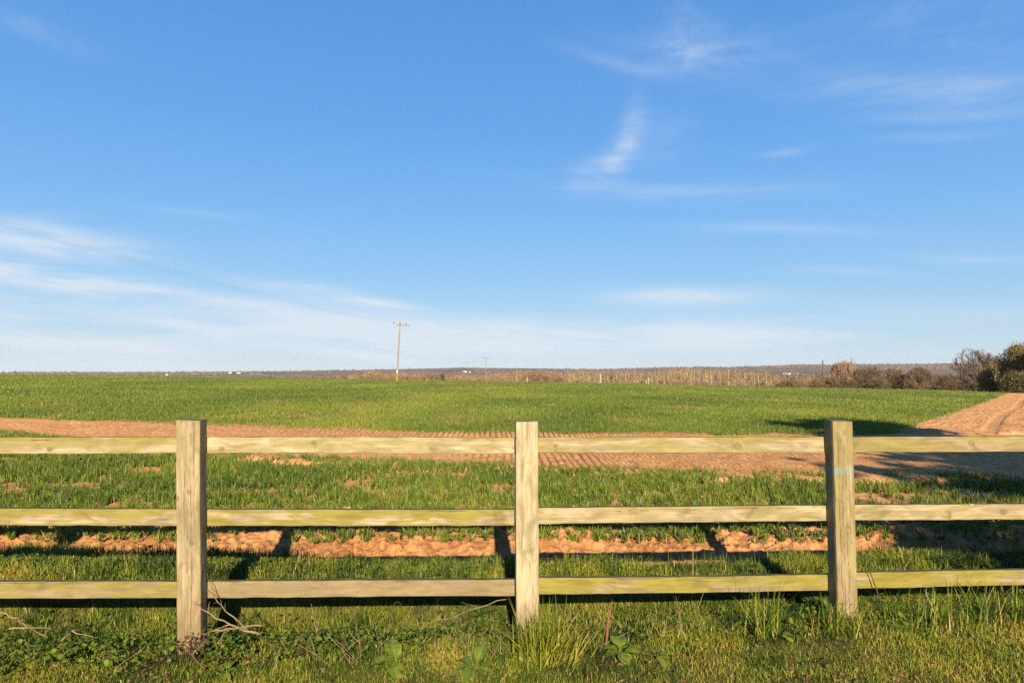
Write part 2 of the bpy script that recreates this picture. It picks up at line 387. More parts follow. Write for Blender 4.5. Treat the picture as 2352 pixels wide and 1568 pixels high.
def worley(x, y, s):
    """distance to the nearest scattered point and that point's random value"""
    i, j = np.floor(x), np.floor(y); best = np.full(x.shape, 9.0); val = np.zeros(x.shape)
    for a in (-1, 0, 1):
        for b in (-1, 0, 1):
            px_, py_ = i+a+_hash(i+a, j+b, s), j+b+_hash(i+a, j+b, s+1); d = np.hypot(x-px_, y-py_); k = d < best
            best = np.where(k, d, best); val = np.where(k, _hash(i+a, j+b, s+2), val)
    return best, val
def clods(X, Y, s, f, amp):
    d, v = worley(X*f, Y*f, s); q = d/(.35+.3*v)
    return amp*(.25+.75*v)*np.sqrt(np.clip(1-q*q, 0, 1))*(v > .25)
def build_soil_bank():
    x0, x1, y0, y1 = PATCH1
    xs = np.linspace(x0, x1, 1250); ys = np.linspace(y0, y1, 190)
    Yg, Xg = np.meshgrid(ys, xs, indexing='ij'); X = Xg.ravel(); Y = Yg.ravel()
    lp = lipY(X)
    m = smooth(lp+.02, lp+.3, Y)
    wx = X+.05*(fbm(X*9, Y*9, 84, 3)-.5); wy = Y+.05*(fbm(X*9, Y*9, 86, 3)-.5)
    c1 = clods(wx, wy, 181, 4.5, .06)*smooth(.46, .56, fbm(X*2.3, Y*2.3, 188, 2)); c2 = clods(wx, wy, 184, 13, .022); c3 = clods(wx, wy, 187, 31, .014)
    fn = fbm(X*22, Y*22, 85, 3)
    rough = c1 + c2 + c3 + .05*(fn-.5) + .05*(fbm(X*4, Y*4, 82, 3)-.5)
    Z = ground(X, Y) + .0 + m*rough + .01 - .3*(1-patch_mask(X, Y, PATCH1, .14))
    cut = smooth(lp+.12, lp-.02, Y); Z = Z - .15*cut
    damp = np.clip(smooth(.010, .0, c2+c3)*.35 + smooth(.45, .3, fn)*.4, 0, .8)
    o = mesh_np('soil_bank', np.stack([X, Y, Z], 1), [grid_faces(len(ys), len(xs))], M_SOIL, attrs=dict(damp=damp), smooth_shade=True)
    tag(o, kind='structure')
build_soil_bank()

def build_track():
    xs = np.concatenate([np.arange(-13.4, -7, .03), np.arange(-7, 9, .0125), np.arange(9, 10.5, .03), np.arange(10.5, 24.4, .1)])
    nv = 90; V = []; damp = []
    yn = y_near(xs)-.85; yf = y_far(xs)+.95
    q = np.linspace(0, 1, nv)
    Y = yn[None, :]*(1-q[:, None]) + yf[None, :]*q[:, None]; X = np.repeat(xs[None, :], nv, 0)
    X = X.ravel(); Y = Y.ravel()
    bend = .30*(fbm(X*.25, Y*.25, 91, 2)-.5) + .02*Y
    ph = (X + bend)/np.where(X > 1.5, .085, .125)
    per = ph + .5*vn(ph*.5, Y*.4, 93)
    w = np.abs((per % 1.0) - .5)*2
    patch = smooth(.30, .46, fbm(X*.55, Y*.35, 95, 3))
    rib = smooth(.08, .42, w)
    amp = .05*patch*(.55+.7*vn(X*3, Y*2, 97))
    Z = ground(X, Y) + .012 + amp*rib + .012*(fbm(X*6, Y*6, 99, 3)-.5) + .01*np.maximum(vn(X*4, Y*4, 98)-.75, 0)*4 + clods(X, Y, 191, 9, .018)*(vn(X*1.3, Y*1.3, 192) > .6)
    ed = np.minimum(smooth(0, .05, np.repeat(q, len(xs))), smooth(1, .95, np.repeat(q, len(xs))))
    Z = Z - .12*(1-ed)
    damp = np.clip((1-rib)*patch*.9 + .12*smooth(.5, .7, fbm(X*2, Y*1.2, 96, 3)), 0, 1)
    o = mesh_np('soil_track', np.stack([X, Y, Z], 1), [grid_faces(nv, len(xs))], M_SOIL_LIFTED, attrs=dict(damp=damp), smooth_shade=True)
    tag(o, kind='structure')
build_track()

def build_headland():
    ys = 17.55*np.exp(np.linspace(0, math.log(96/17.55), 330)); tt = np.linspace(-.25, 10.0, 190)
    Yg, Tg = np.meshgrid(ys, tt, indexing='ij'); Y = Yg.ravel(); T = Tg.ravel(); X = 8.9+(Y-16.6)*.765+T
    al = (X*.765+Y)/1.26                       # distance along the track
    z = .02*(fbm(X*2.2, Y*2.2, 201, 4)-.5)*2 + clods(X, Y, 202, 4.5, .045)*(vn(X*.9, Y*.9, 203) > .45) + clods(X, Y, 204, 9, .022)
    rut = 0*X
    wander = .5*(fbm(al*.06, al*0, 205, 2)-.5)
    for c in (2.6, 4.4, 6.3, 8.1): rut = np.maximum(rut, smooth(.30, .16, np.abs(T-c-wander)))
    tread = .5+.5*np.sin(al*2*np.pi/.34 + np.abs((T*3) % 1-.5)*5)
    z = z*(1-.75*rut) - rut*(.018+.012*tread)
    ed = smooth(-.25, .15, T)*smooth(10, 9.6, T)*smooth(17.55, 18.0, Y)*smooth(96, 90, Y)
    Z = ground(X, Y) + .015 + z - (.2+.0012*Y)*(1-ed)
    damp = np.clip(rut*(.10+.25*tread) + .35*smooth(.52, .7, fbm(X*.7, Y*.7, 206, 3)), 0, 1)
    tag(mesh_np('headland_track', np.stack([X, Y, Z], 1), [grid_faces(len(ys), len(tt))], M_SOIL_LIFTED, attrs=dict(damp=damp), smooth_shade=True), kind='structure')
build_headland()

# ------------------------------------------------------------------ grass blades
def blades(name, P, h, w, lean, tint, material, bend=.5, az=None, **tg):
    n = len(P); th = RNG.uniform(0, 2*np.pi, n); la = RNG.uniform(0, 2*np.pi, n) if az is None else az
    side = np.stack([np.cos(th), np.sin(th), 0*th], 1)*w[:, None]*.5
    ld = np.stack([np.cos(la), np.sin(la), 0*la], 1)
    up = np.array([0, 0, 1.0])
    l1 = lean*.45; l2 = lean*(1+bend)
    p1 = P + ld*(h*.5*np.sin(l1))[:, None] + up*(h*.55*np.cos(l1))[:, None]
    p2 = p1 + ld*(h*.5*np.sin(l2))[:, None] + up*(h*.5*np.cos(l2))[:, None]
    V = np.empty((n, 5, 3)); V[:, 0] = P-side; V[:, 1] = P+side; V[:, 2] = p1+side*.85; V[:, 3] = p1-side*.85; V[:, 4] = p2
    b = np.arange(n)[:, None]*5
    Q = b+np.array([[0, 1, 2, 3]]); T = b+np.array([[3, 2, 4]])
    o = mesh_np(name, V.reshape(-1, 3), [Q, T], material, attrs=dict(tint=np.repeat(tint, 5)))
    return tag(o, **tg)

M_WHEAT = mat_blade('young_wheat', [(0, (.030, .060, .006)), (.45, (.098, .142, .012)), (.75, (.175, .205, .020)), (.93, (.25, .21, .04)), (1, (.30, .19, .075))], .3, .45, .35)
M_GRASS = mat_blade('verge_grass', [(0, (.016, .036, .005)), (.35, (.092, .136, .010)), (.62, (.225, .235, .019)), (.82, (.30, .215, .03)), (1, (.40, .29, .13))], .25, .5, .3)

def tillers(X, Y, k, spread):
    """each plant becomes k blades fanning out from one foot"""
    n = len(X); a = RNG.uniform(0, 6.283, (n, k)); r = RNG.uniform(0, spread, (n, k))
    return (X[:, None]+r*np.cos(a)).ravel(), (Y[:, None]+r*np.sin(a)).ravel(), a.ravel(), np.repeat(np.arange(n), k)
def wheat_strip():
    n = 120000
    X = RNG.uniform(-13, 12, n); Y = RNG.uniform(5.4, 17, n)
    d = fbm(X*1.4, Y*1.9, 101, 3); row = .5+.5*np.sin(Y*2*np.pi/.15+X*.2)
    near = smooth(5.6, 7.6, Y)
    dens = np.maximum(np.clip((d-.36+.12*near)*3.6, 0, 1)*(.3+.7*row), smooth(6.9, 6.4, Y)*.75*smooth(.36, .55, fbm(X*2.6, Y*4, 105, 2)))
    keep = in_strip(X, Y) & (RNG.random(n) < dens) & (Y > lipY(X)+.72) & (np.abs(X)/Y < 1.15)
    X, Y = X[keep], Y[keep]; n = len(X)
    ph = RNG.uniform(.085, .175, n)*(.68+.32*smooth(5.8, 7.8, Y)); pt = np.clip(.44+.13*RNG.normal(0, 1, n)+.5*(fbm(X*.8, Y*.8, 103, 3)-.5), 0, .9); pl = 1+.8*(1-smooth(5.8, 7.6, Y))
    X, Y, az, id_ = tillers(X, Y, 7, .018); n = len(X)
    h = ph[id_]*RNG.uniform(.5, 1.1, n); w = RNG.uniform(.007, .0125, n)
    lean = np.abs(RNG.normal(.40, .48, n))*pl[id_]
    tint = np.clip(pt[id_]+.10*RNG.normal(0, 1, n), 0, 1); tint[RNG.random(n) < .04] = .97
    blades('wheat_strip', np.stack([X, Y, ground(X, Y)+.045*(1-smooth(6.6, 7.2, Y))], 1), h, w, lean, tint, M_WHEAT, .9, az, label='young green crop growing in the strip between the fence and the soil track', cat='crop', kind='stuff')
wheat_strip()
def wheat_field():
    n = 700000
    t = RNG.uniform(-1.15, 1.15, n); iv = RNG.uniform(1/240, 1/16.2, n); Y = 1/iv; X = t*Y
    far = smooth(20, 70, Y)
    d = fbm(X*.55, Y*.22, 111, 4)
    bare = smooth(.70, .58, d-.03*far)           # thin places where soil shows
    jit = RNG.normal(0, .28, n)*(RNG.random(n) < .5)
    keep = in_field(X+jit, Y+RNG.normal(0, .12, n)) & (RNG.random(n) < .28+.72*bare) & (np.hypot(X, Y) < 190)
    X, Y = X[keep], Y[keep]; n = len(X)
    h = RNG.uniform(.08, .16, n)*(1+.2*smooth(30, 100, Y)); w = np.maximum(RNG.uniform(.007, .012, n), .0007*Y)
    lean = np.abs(RNG.normal(0, .45, n))
    patch = fbm(X*.22, Y*.11, 113, 4)
    tint = np.clip(.47+.15*(1-.5*far[keep])*RNG.normal(0, 1, n)+.8*(patch-.5), 0, .9); tint[RNG.random(n) < .03*(1-far[keep])] = .98
    blades('wheat_field', np.stack([X, Y, ground(X, Y)-.01], 1), h, w, lean, tint, M_WHEAT, .6, label='wide field of short green crop beyond the red soil track', cat='crop', kind='stuff')
wheat_field()
def verge_grass():
    n = 780000
    X = RNG.uniform(-6.6, 6.8, n); Y = RNG.uniform(1.6, 5.35, n)
    fy = fenceY(X); lp = lipY(X)
    # 0 lawn, 1 rank growth behind it
    rank = smooth(fy-.28, fy-.02, Y + .25*(fbm(X*2, Y*2, 121, 3)-.5))
    leafy = weedy(X, Y)
    dens = np.where(rank > .5, .85+.15*fbm(X*3, Y*3, 125, 2), 1.0)*(1-.3*leafy)
    bare = smooth(.30, .42, fbm(X*2.3, Y*2.3, 127, 3))
    keep = (Y < lp+.16) & (RNG.random(n) < dens*(.5+.5*bare)) & (np.abs(X) < 1.05*Y+1.6)
    X, Y, rank, lp, leafy_k = X[keep], Y[keep], rank[keep], lp[keep], leafy[keep]; n = len(X)
    g = ground(X, Y)
    h = RNG.uniform(.018, .05, n)*(1-rank) + rank*RNG.uniform(.03, .105, n)*(.5+1.0*fbm(X*6, Y*6, 128, 3))
    onbank = smooth(lp-.25, lp-.02, Y); h = h*(1+.25*onbank*fbm(X*4, Y, 126, 2))
    w = RNG.uniform(.0022, .0042, n)*(1+.25*rank)
    h = h*(.55+.9*fbm(X*8, Y*8, 132, 2))*(1-.45*leafy_k)
    lean = np.abs(RNG.normal(.75, .45, n))
    pt = .55*fbm(X*2.2, Y*2.2, 124, 4)+.45*fbm(X*9, Y*9, 122, 3)+0*fbm(X*1.7, Y*1.7, 123, 4)
    moss = smooth(3.45, 2.95, Y+.8*(pt-.5))
    tint = np.clip(.37+.15*RNG.normal(0, 1, n)+1.8*(pt-.5)+.24*moss*interp(X, [-2, 1.5], [1, .6]), 0, .84)
    dry = RNG.random(n) < .05+.05*moss; tint[dry] = RNG.uniform(.85, 1, dry.sum())
    blades('verge_grass', np.stack([X, Y, g-.005], 1), h, w, lean, tint, M_GRASS, .7, label='short mossy grass of the verge below and just behind the fence', cat='grass', kind='stuff')
    # fringe of longer blades on the lip of the bank
    n = 5200; X = RNG.uniform(-6, 6.2, n); k = smooth(.42, .62, fbm(X*2.2, X*0+2, 129, 3)); keep = RNG.random(n) < .12+.88*k; X = X[keep]; n = len(X)
    Y = lipY(X) - RNG.uniform(-.12, .14, n)
    blades('lip_grass', np.stack([X, Y, ground(X, Y)-.005], 1), RNG.uniform(.06, .15, n), RNG.uniform(.003, .0055, n), np.abs(RNG.normal(.2, .4, n)),
           np.clip(RNG.normal(.22, .14, n), 0, .8), M_GRASS, .5, label='fringe of longer grass along the lip above the bare soil', cat='grass', kind='stuff')
def weedy(X, Y):
    """leafy weed patches under the bottom rail"""
    fy = fenceY(X)
    lw = interp(X, [-3, -2, -1.5, 1], [.34, .30, .24, .2])
    band = smooth(fy-lw, fy-lw+.22, Y)*smooth(fy+.30, fy+.1, Y)
    a = interp(X, [-4, -2.6, -1.75, -1.5, -.6, -.2, .4, 1.2, 3], [1, 1, .8, 1, .85, .35, .2, .1, .05])
    return band*a*smooth(.3, .5, fbm(X*2.5, Y*2.5, 131, 3)+.12)
verge_grass()

# leafy weeds: many small toothed leaves
M_WEED = mat_blade('weed_leaf', [(0, (.018, .036, .006)), (.5, (.065, .098, .010)), (.85, (.13, .165, .016)), (1, (.10, .11, .02))], .15, .6, .15)
def weeds():
    n = 120000
    X = RNG.uniform(-6, 4, n); Y = RNG.uniform(3.0, 4.7, n)
    keep = (RNG.random(n) < weedy(X, Y)*(.12+.7*smooth(.42, .6, fbm(X*6, Y*6, 133, 2))) + .04*(Y > fenceY(X)-.2)) & (Y < lipY(X)-.05); X, Y = X[keep], Y[keep]; n = len(X)
    z = ground(X, Y) + RNG.uniform(.01, .085, n) + .045*smooth(fenceY(X)-.25, fenceY(X)-.05, Y)*RNG.random(n)
    s = RNG.uniform(.006, .020, n)*RNG.uniform(.8, 1.5, n); th = RNG.uniform(0, 6.283, n)
    tilt = RNG.normal(-.15, .45, n); roll = RNG.normal(0, .45, n)
    f = np.stack([np.cos(th)*np.cos(tilt), np.sin(th)*np.cos(tilt), np.sin(tilt)], 1)
    sd = np.stack([-np.sin(th)*np.cos(roll), np.cos(th)*np.cos(roll), np.sin(roll)], 1)
    up = np.cross(f, sd)
    # outline of a toothed heart-shaped leaf folded along its midrib
    out = np.array([(0, 0, 0), (.12, .42, .10), (.32, .40, .10), (.40, .52, .16), (.62, .33, .10), (.70, .38, .13), (1.0, 0, -.12), (.70, -.38, .13), (.62, -.33, .10), (.40, -.52, .16), (.32, -.40, .10), (.12, -.42, .10), (.5, 0, 0)])
    P = np.stack([X, Y, z], 1)
    V = P[:, None] + s[:, None, None]*1.3*(out[None, :, 0:1]*f[:, None] + out[None, :, 1:2]*sd[:, None] + out[None, :, 2:3]*up[:, None])
    k = np.arange(12); tri = np.stack([np.full(12, 12), k, (k+1) % 12], 1)
    T = (np.arange(n)[:, None, None]*13 + tri[None]).reshape(-1, 3)
    tint = np.clip(RNG.normal(.5, .2, n), 0, .92); tint[RNG.random(n) < .03] = 1
    o = mesh_np('leafy_weeds', V.reshape(-1, 3), [T], M_WEED, attrs=dict(tint=np.repeat(tint, 13)))
    tag(o, 'dark green leafy weeds spreading under the bottom rail', 'weeds', kind='stuff')
weeds()

# dead leaves and litter on the verge
M_LITTER = mat_blade('dead_leaf', [(0, (.06, .024, .010)), (.5, (.12, .055, .02)), (1, (.22, .13, .06))], .1, .7, .2)
def litter():
    n = 11000
    X = RNG.uniform(-5, 5, n); Y = RNG.uniform(2.7, 4.6, n)
    k = smooth(.46, .66, fbm(X*1.9, Y*1.9, 141, 3)) + .5*smooth(.2, .0, np.abs(Y-fenceY(X)-.02))
    keep = RNG.random(n) < k*.8; X, Y = X[keep], Y[keep]; n = len(X)
    P = np.stack([X, Y, ground(X, Y)+RNG.uniform(.01, .035, n)], 1)
    th = RNG.uniform(0, 6.28, n); s = RNG.uniform(.006, .019, n); tl = RNG.normal(0, .5, n)
    f = np.stack([np.cos(th)*np.cos(tl), np.sin(th)*np.cos(tl), np.sin(tl)], 1)*s[:, None]
    r = np.stack([-np.sin(th), np.cos(th), RNG.normal(0, .4, n)], 1)*(s*RNG.uniform(.25, .6, n))[:, None]
    V = np.stack([P-f, P+r+[0, 0, .004], P+f, P-r+[0, 0, .004]], 1)
    b = np.arange(n)[:, None]*4
    o = mesh_np('leaf_litter', V.reshape(-1, 3), [b+np.array([[0, 1, 2]]), b+np.array([[0, 2, 3]])], M_LITTER, attrs=dict(tint=np.repeat(RNG.random(n), 4)))
    tag(o, 'brown dead leaf litter scattered over the verge', 'litter', kind='stuff')
litter()

# ------------------------------------------------------------------ the fence
M_WOOD = mat_wood()
def board(name, L, H, D, parent, color, knots=(), cracks=(), stains=(), paint=(), du=.0045, dv=.004, vertical=False, seed=0, bow=0.0, topmask=True):
    """a sawn board along u with its face (height H) towards the camera and depth D; knots (u, v, r), cracks (u0, u1, v, wobble, width), stains (u, v, ru, rv, slant)"""
    r = .004
    vs = list(np.arange(-H/2+r, H/2-r+dv*.5, dv))
    sec = [(-D/2, v) for v in vs] + [(-D/2+r*.35, H/2-r*.3)] + [(d, H/2) for d in np.linspace(-D/2+r, D/2-r, 7)] + [(D/2-r*.3, H/2-r*.3)] \
        + [(D/2, v) for v in np.linspace(H/2-r, -H/2+r, 7)] + [(D/2-r*.3, -H/2+r*.3)] + [(d, -H/2) for d in np.linspace(D/2-r, -D/2+r, 5)] + [(-D/2+r*.35, -H/2+r*.3)]
    sec = np.array(sec); ns = len(sec); nf = len(vs)
    arc = np.zeros(ns); arc[:nf] = sec[:nf, 1]
    for k in range(nf, ns): arc[k] = arc[k-1] + np.hypot(*(sec[k]-sec[k-1]))
    us = np.linspace(-L/2, L/2, int(L/du)+1); nu = len(us)
    U = np.repeat(us, ns); S = np.tile(arc, nu); DY = np.tile(sec[:, 0], nu); VZ = np.tile(sec[:, 1], nu)
    front = np.tile(np.arange(ns) < nf, nu)
    gr = S + .010*(fbm(U*1.1+seed*7, S*3, seed, 2)-.5); kn = np.zeros_like(U); rim = np.zeros_like(U); ck = np.zeros_like(U); st = np.zeros_like(U); pt = np.zeros_like(U)
    for (u0, v0, kr) in knots:
        kr = kr*.85
        a, c = (U-u0)/1.25, (S-v0); rho = np.hypot(a, c)+1e-6
        gr = gr + np.where(front, -c*np.minimum(1.0, (kr*1.15/rho)**2)*np.exp(-np.maximum(rho/kr-1, 0)*.35) + np.where(rho < kr*1.05, rho*.5, 0), 0)
        kn = np.maximum(kn, np.where(front, smooth(kr*1.1, kr*.8, rho), 0))
        rim = np.maximum(rim, np.where(front, np.exp(-((rho/kr-1)/.20)**2)*(.5+.5*vn(U*90, S*90, seed)), 0))
    dep = np.zeros_like(U)
    for (u0, u1, v0, wob, wd) in cracks:
        q = np.clip((U-u0)/(u1-u0), 0, 1)
        c = v0 + wob*(fbm(U*4+v0*90, U*0+v0*50, seed+3, 4)-.5)*2
        ww = wd*.62*np.sin(np.pi*q)**.5*(.75+.5*vn(U*9, U*0+v0*31, seed+4))*(fbm(U*3, U*0+v0*70, seed+6, 2) > .36)
        k = np.where(front & (q > 0) & (q < 1), np.clip(1.35-np.abs(S-c)/np.maximum(ww, 1e-5), 0, 1), 0)
        ck = np.maximum(ck, k); dep = np.maximum(dep, k*.004)
    for (u0, v0, ru, rv, sl) in stains:
        a, c = (U-u0-(S-v0)*sl)/ru, (S-v0)/rv
        st = np.maximum(st, np.where(front, smooth(1.4, .1, np.hypot(a, c)+.7*(fbm(U*30, S*40, seed+5, 3)-.5)), 0))
    for (u0, u1) in paint:
        pt = np.maximum(pt, np.where(front | True, smooth(u0-.008, u0+.006, U)*smooth(u1+.008, u1-.006, U), 0))
    top = np.tile(sec[:, 1] >= H/2-.001, nu)*1.0 if topmask else np.where(np.tile(sec[:, 1] >= H/2-.001, nu), .0, 0.0)
    ed = smooth(H*.18, H*.48, np.where(front, S, -1)) if topmask else smooth(.30*H, .5*H, np.abs(np.where(front, S, 0)))
    dirt = np.clip(smooth(.42, .02, U-(-L/2+L-1.22)+.10*(fbm(U*5, S*22, seed+9, 3)-.5))*.75, 0, 1) if vertical else 0*U
    wv = .0016*(fbm(U*9, S*20, seed+8, 3)-.5)*2 + .004*(fbm(U*1.7+seed, U*0+seed, seed+12, 3)-.5)
    bo = bow*(1-(2*U/L)**2)
    Yd = DY + np.where(DY < 0, dep, 0) + wv
    if vertical: V = np.stack([VZ+wv, Yd, U], 1)
    else: V = np.stack([U, Yd, VZ+wv+bo], 1)
    Q = grid_faces(nu, ns, True)
    if vertical: Q = Q[:, ::-1]
    n0 = len(V); capv = np.array([V[:ns].mean(0), V[-ns:].mean(0)]); V = np.vstack([V, capv])
    k = np.arange(ns); k2 = (k+1) % ns; T1 = np.stack([np.full(ns, n0), k2, k], 1); T2 = np.stack([np.full(ns, n0+1), n0-ns+k, n0-ns+k2], 1)
    if vertical: T1, T2 = T1[:, ::-1], T2[:, ::-1]
    ap = lambda a, x: np.concatenate([a, [x, x]])
    tpv = ap(top, 0.0)
    if vertical: tpv[-1] = 1; tpv[n0-ns:n0] = .6
    o = mesh_np(name, V, [Q, T1, T2], M_WOOD, parent, dict(grain=ap(gr, 0), along=ap(U, 0), knot=ap(kn, 0), rim=ap(rim, 0), crack=ap(ck, 0), topface=tpv, stain=ap(st, 0), paint=ap(pt, 0), edge=ap(ed, 0), dirt=ap(dirt, 0)), True)
    o.color = tuple(color)+(1,)
    m = o.modifiers.new('sharp', 'EDGE_SPLIT'); m.split_angle = math.radians(40)
    return o

def build_fence():
    f = thing('post_and_rail_fence', 'weathered wooden post and rail fence with three rails crossing the foreground', 'fence', (0, 3.70, 0), math.atan(.056))
    inv = Matrix.Translation((0, 3.70, 0)) @ Matrix.Rotation(math.atan(.056), 4, 'Z'); inv = inv.inverted()
    loc = lambda p: inv @ Vector(p)
    # posts: front face centre at top and bottom (photo pixels), width, depth
    specs = [((432.5, 964, 1.0), (432, 1494), .121, .093, (.15, .22, .55), [(.745-.50, .006, .011), (.715-.50, -.056, .013), (.48-.50, .022, .009), (.70+.44, -.03, .005), (.66+.36, .03, .004), (.28-.5+.02, .0, .004)],
              [(-.9, .62, .012, .010, .0022), (-.1, .62, -.018, .006, .0018), (-.9, .02, -.006, .008, .0020), (.2, .62, .030, .004, .0014)], (), (), 3.60),
             ((1210.5, 967, 1.0), (1212.5, 1490), .121, .093, (.12, .0, .95), [], [(-.62, -.5, -.02, .01, .0012)],
              [(.085, .02, .005, .034, .55), (.072, .025, .005, .03, .55), (-.068, -.005, .006, .055, .28), (-.08, .0, .005, .05, .3), (.035, .01, .004, .02, .2), (.4, .0, .006, .012, .2)], (), 3.70),
             ((1937, 966, 1.0), (1950, 1420), .113, .098, (.32, .25, .45), [(.552, .012, .014), (.022, .014, .0165)],
              [(-.9, .55, -.012, .012, .0018), (-.8, .50, .010, .012, .0016), (-.3, .62, -.03, .006, .0016), (-.1, .45, .028, .006, .0013)], [(.45, .0, .05, .006, 0), (.48, -.02, .04, .006, 0)], [(.325, .362)], 3.80)]
    for k, (tp, bt, w, d, col, knots, cracks, stains, paint, Y) in enumerate(specs):
        a = at(tp[0], tp[1], Y); b = at(bt[0], bt[1], Y)
        if k == 2: a = at(1935.5, 966, Y); b = at(1949, 1420, Y)
        a = loc(a); b = loc(b)
        axis = (a-b).normalized(); L = 1.70
        o = board('post', L, w, d, f, col, [(u, v, r) for (u, v, r) in [(kk[0]+.85-.62, kk[1], kk[2]) for kk in knots]],
                  [(c[0]+.85-.62, c[1]+.85-.62, c[2], c[3], c[4]) for c in cracks], [(s[0]+.85-.62, s[1], s[2], s[3], s[4]) for s in stains], [(q[0]+.85-.62, q[1]+.85-.62) for q in paint],
                  du=.006, dv=.0026, vertical=True, seed=200+k, topmask=False)
        top = a + Vector((0, d/2, 0))
        q = Vector((0, 0, 1)).rotation_difference(axis)
        o.rotation_mode = 'QUATERNION'; o.rotation_quaternion = q
        o.location = top - axis*(L/2)
        tilt = (-.012, .004, -.006)[k]
        me = o.data
        co = np.empty(len(me.vertices)*3, np.float32); me.vertices.foreach_get('co', co); co = co.reshape(-1, 3)
        m = co[:, 2] > L/2-.003; co[m, 2] += co[m, 0]*tilt*6 + .004*co[m, 1]*10; me.vertices.foreach_set('co', co.ravel()); me.update()
    # rails: y of the left and right end (photo px of the rail's mid line), bay by bay
    bays = [(-3.49, POST[0][0]), (POST[0][0], POST[1][0]), (POST[1][0], POST[2][0]), (POST[2][0], 3.66)]
    px = lambda bay: None
    def mid(x): return x/F
    rails = {  # bay: list of (yl, yr, color, knots, cracks, stains)  positions along in metres from bay start fraction
        0: [(1022, 1021.5, (.55, .1, .75), [(.14, -.018, .014)], [(-.6, .2, .03, .004, .0012)], [(.15, -.02, .02, .012, 1.2)]),
            (1187, 1189, (.75, .1, .5), [], [], [(.35, .0, .012, .05, -1.5)]),
            (1352, 1355, (.6, .45, .2), [], [(-.8, .8, .036, .004, .0015)], [(.12, .02, .03, .03, .3)])],
        1: [(1022.5, 1023, (.42, .05, .9), [(-.755, -.022, .014), (-.265, .012, .011), (.37, -.015, .010), (.82, -.012, .007)], [], [(.385, -.025, .02, .018, .8), (-.255, -.01, .006, .02, .2)]),
            (1188.5, 1188, (.95, .1, .55), [], [(-.3, .85, .038, .003, .0013)], [(.73, .0, .02, .055, -.3), (.76, .0, .025, .055, -.3)]),
            (1355, 1349, (.2, .85, .2), [(-.02, -.02, .007)], [(-.88, .3, .034, .004, .0016)], [])],
        2: [(1022.5, 1021, (.5, .12, .7), [(-.735, -.004, .010), (.295, -.004, .0215)], [], [(-.735, -.03, .008, .02, 0), (.262, .0, .006, .035, 0)]),
            (1185, 1178, (.38, .05, .75), [], [(-.9, -.2, .022, .008, .0013), (.1, .9, .03, .006, .0015)], [(-.5, .0, .06, .035, 1.4), (.0, .02, .025, .03, .5), (.36, .0, .02, .05, .7)]),
            (1346, 1337, (.9, .42, .25), [], [(-.6, .85, .036, .004, .0016)], [(.05, .01, .03, .03, .4)])],
        3: [(1021, 1020.5, (.5, .4, .35), [(-.845, -.005, .012), (-.13, .008, .017)], [], [(-.83, -.01, .03, .03, .4), (-.11, -.02, .02, .03, -.4)]),
            (1177, 1172, (.35, .1, .65), [(-.28, .0, .012), (.05, .0, .018)], [(-.8, .1, .03, .004, .0014)], [(-.66, -.01, .03, .04, 1.0), (-.27, -.02, .012, .03, .2)]),
            (1334, 1322, (.95, .3, .3), [], [], [])]}
    for k, (x, seed) in enumerate(((-3.49, 210), (3.66, 211), (-5.28, 212), (5.45, 213))):
        o = board('post', 1.70, .12, .093, f, (.3, .2, .5), [(.3, .01, .012)], [(-.7, .7, -.012, .01, .002)], (), (), du=.012, dv=.006, vertical=True, seed=seed, topmask=False)
        zb_ = gz(x, float(fenceY(x))); p = loc((x, float(fenceY(x)), zb_)); o.location = p + Vector((0, .0465, 1.21-.85+(0 if x < 0 else -.06)))
    bays += [(-5.28, -3.49), (3.66, 5.45)]
    rails[4] = [(1022, 1022, (.5, .1, .7), [], [], []), (1186, 1187, (.6, .1, .5), [], [], []), (1350, 1352, (.6, .4, .3), [], [], [])]
    rails[5] = [(1020, 1019, (.5, .2, .6), [], [], []), (1172, 1166, (.5, .1, .6), [], [], []), (1322, 1310, (.8, .3, .3), [], [], [])]
    sd = 300
    for bi, (x0, x1) in enumerate(bays):
        for (yl, yr, col, knots, cracks, stains) in rails[bi]:
            # rails lie against the back of the posts; the ends of the mid line, from the photo
            Yb0 = float(fenceY(x0))+.093; Yb1 = float(fenceY(x1))+.093
            pl = Vector((x0, Yb0, 0)); pr = Vector((x1, Yb1, 0))
            def zat(x, Y, y):
                pxx = 1176 + x/Y*F*math.cos(0); return at(pxx, y, Y).z
            pl.z = zat(x0, Yb0, yl); pr.z = zat(x1, Yb1, yr)
            a, b = loc(pl), loc(pr); ax = (b-a); L = ax.length-.006
            sd += 1
            o = board('rail', L, .0875, .038, f, col, knots, cracks, stains, (), du=.0055, dv=.004, seed=sd, bow=(-.002 if sd % 2 else .0015))
            o.location = (a+b)/2 + Vector((0, .0195, 0))
            o.rotation_euler = (random.uniform(-.02, .02), -math.asin(ax.z/ax.length), math.atan2(ax.y, ax.x))
build_fence()

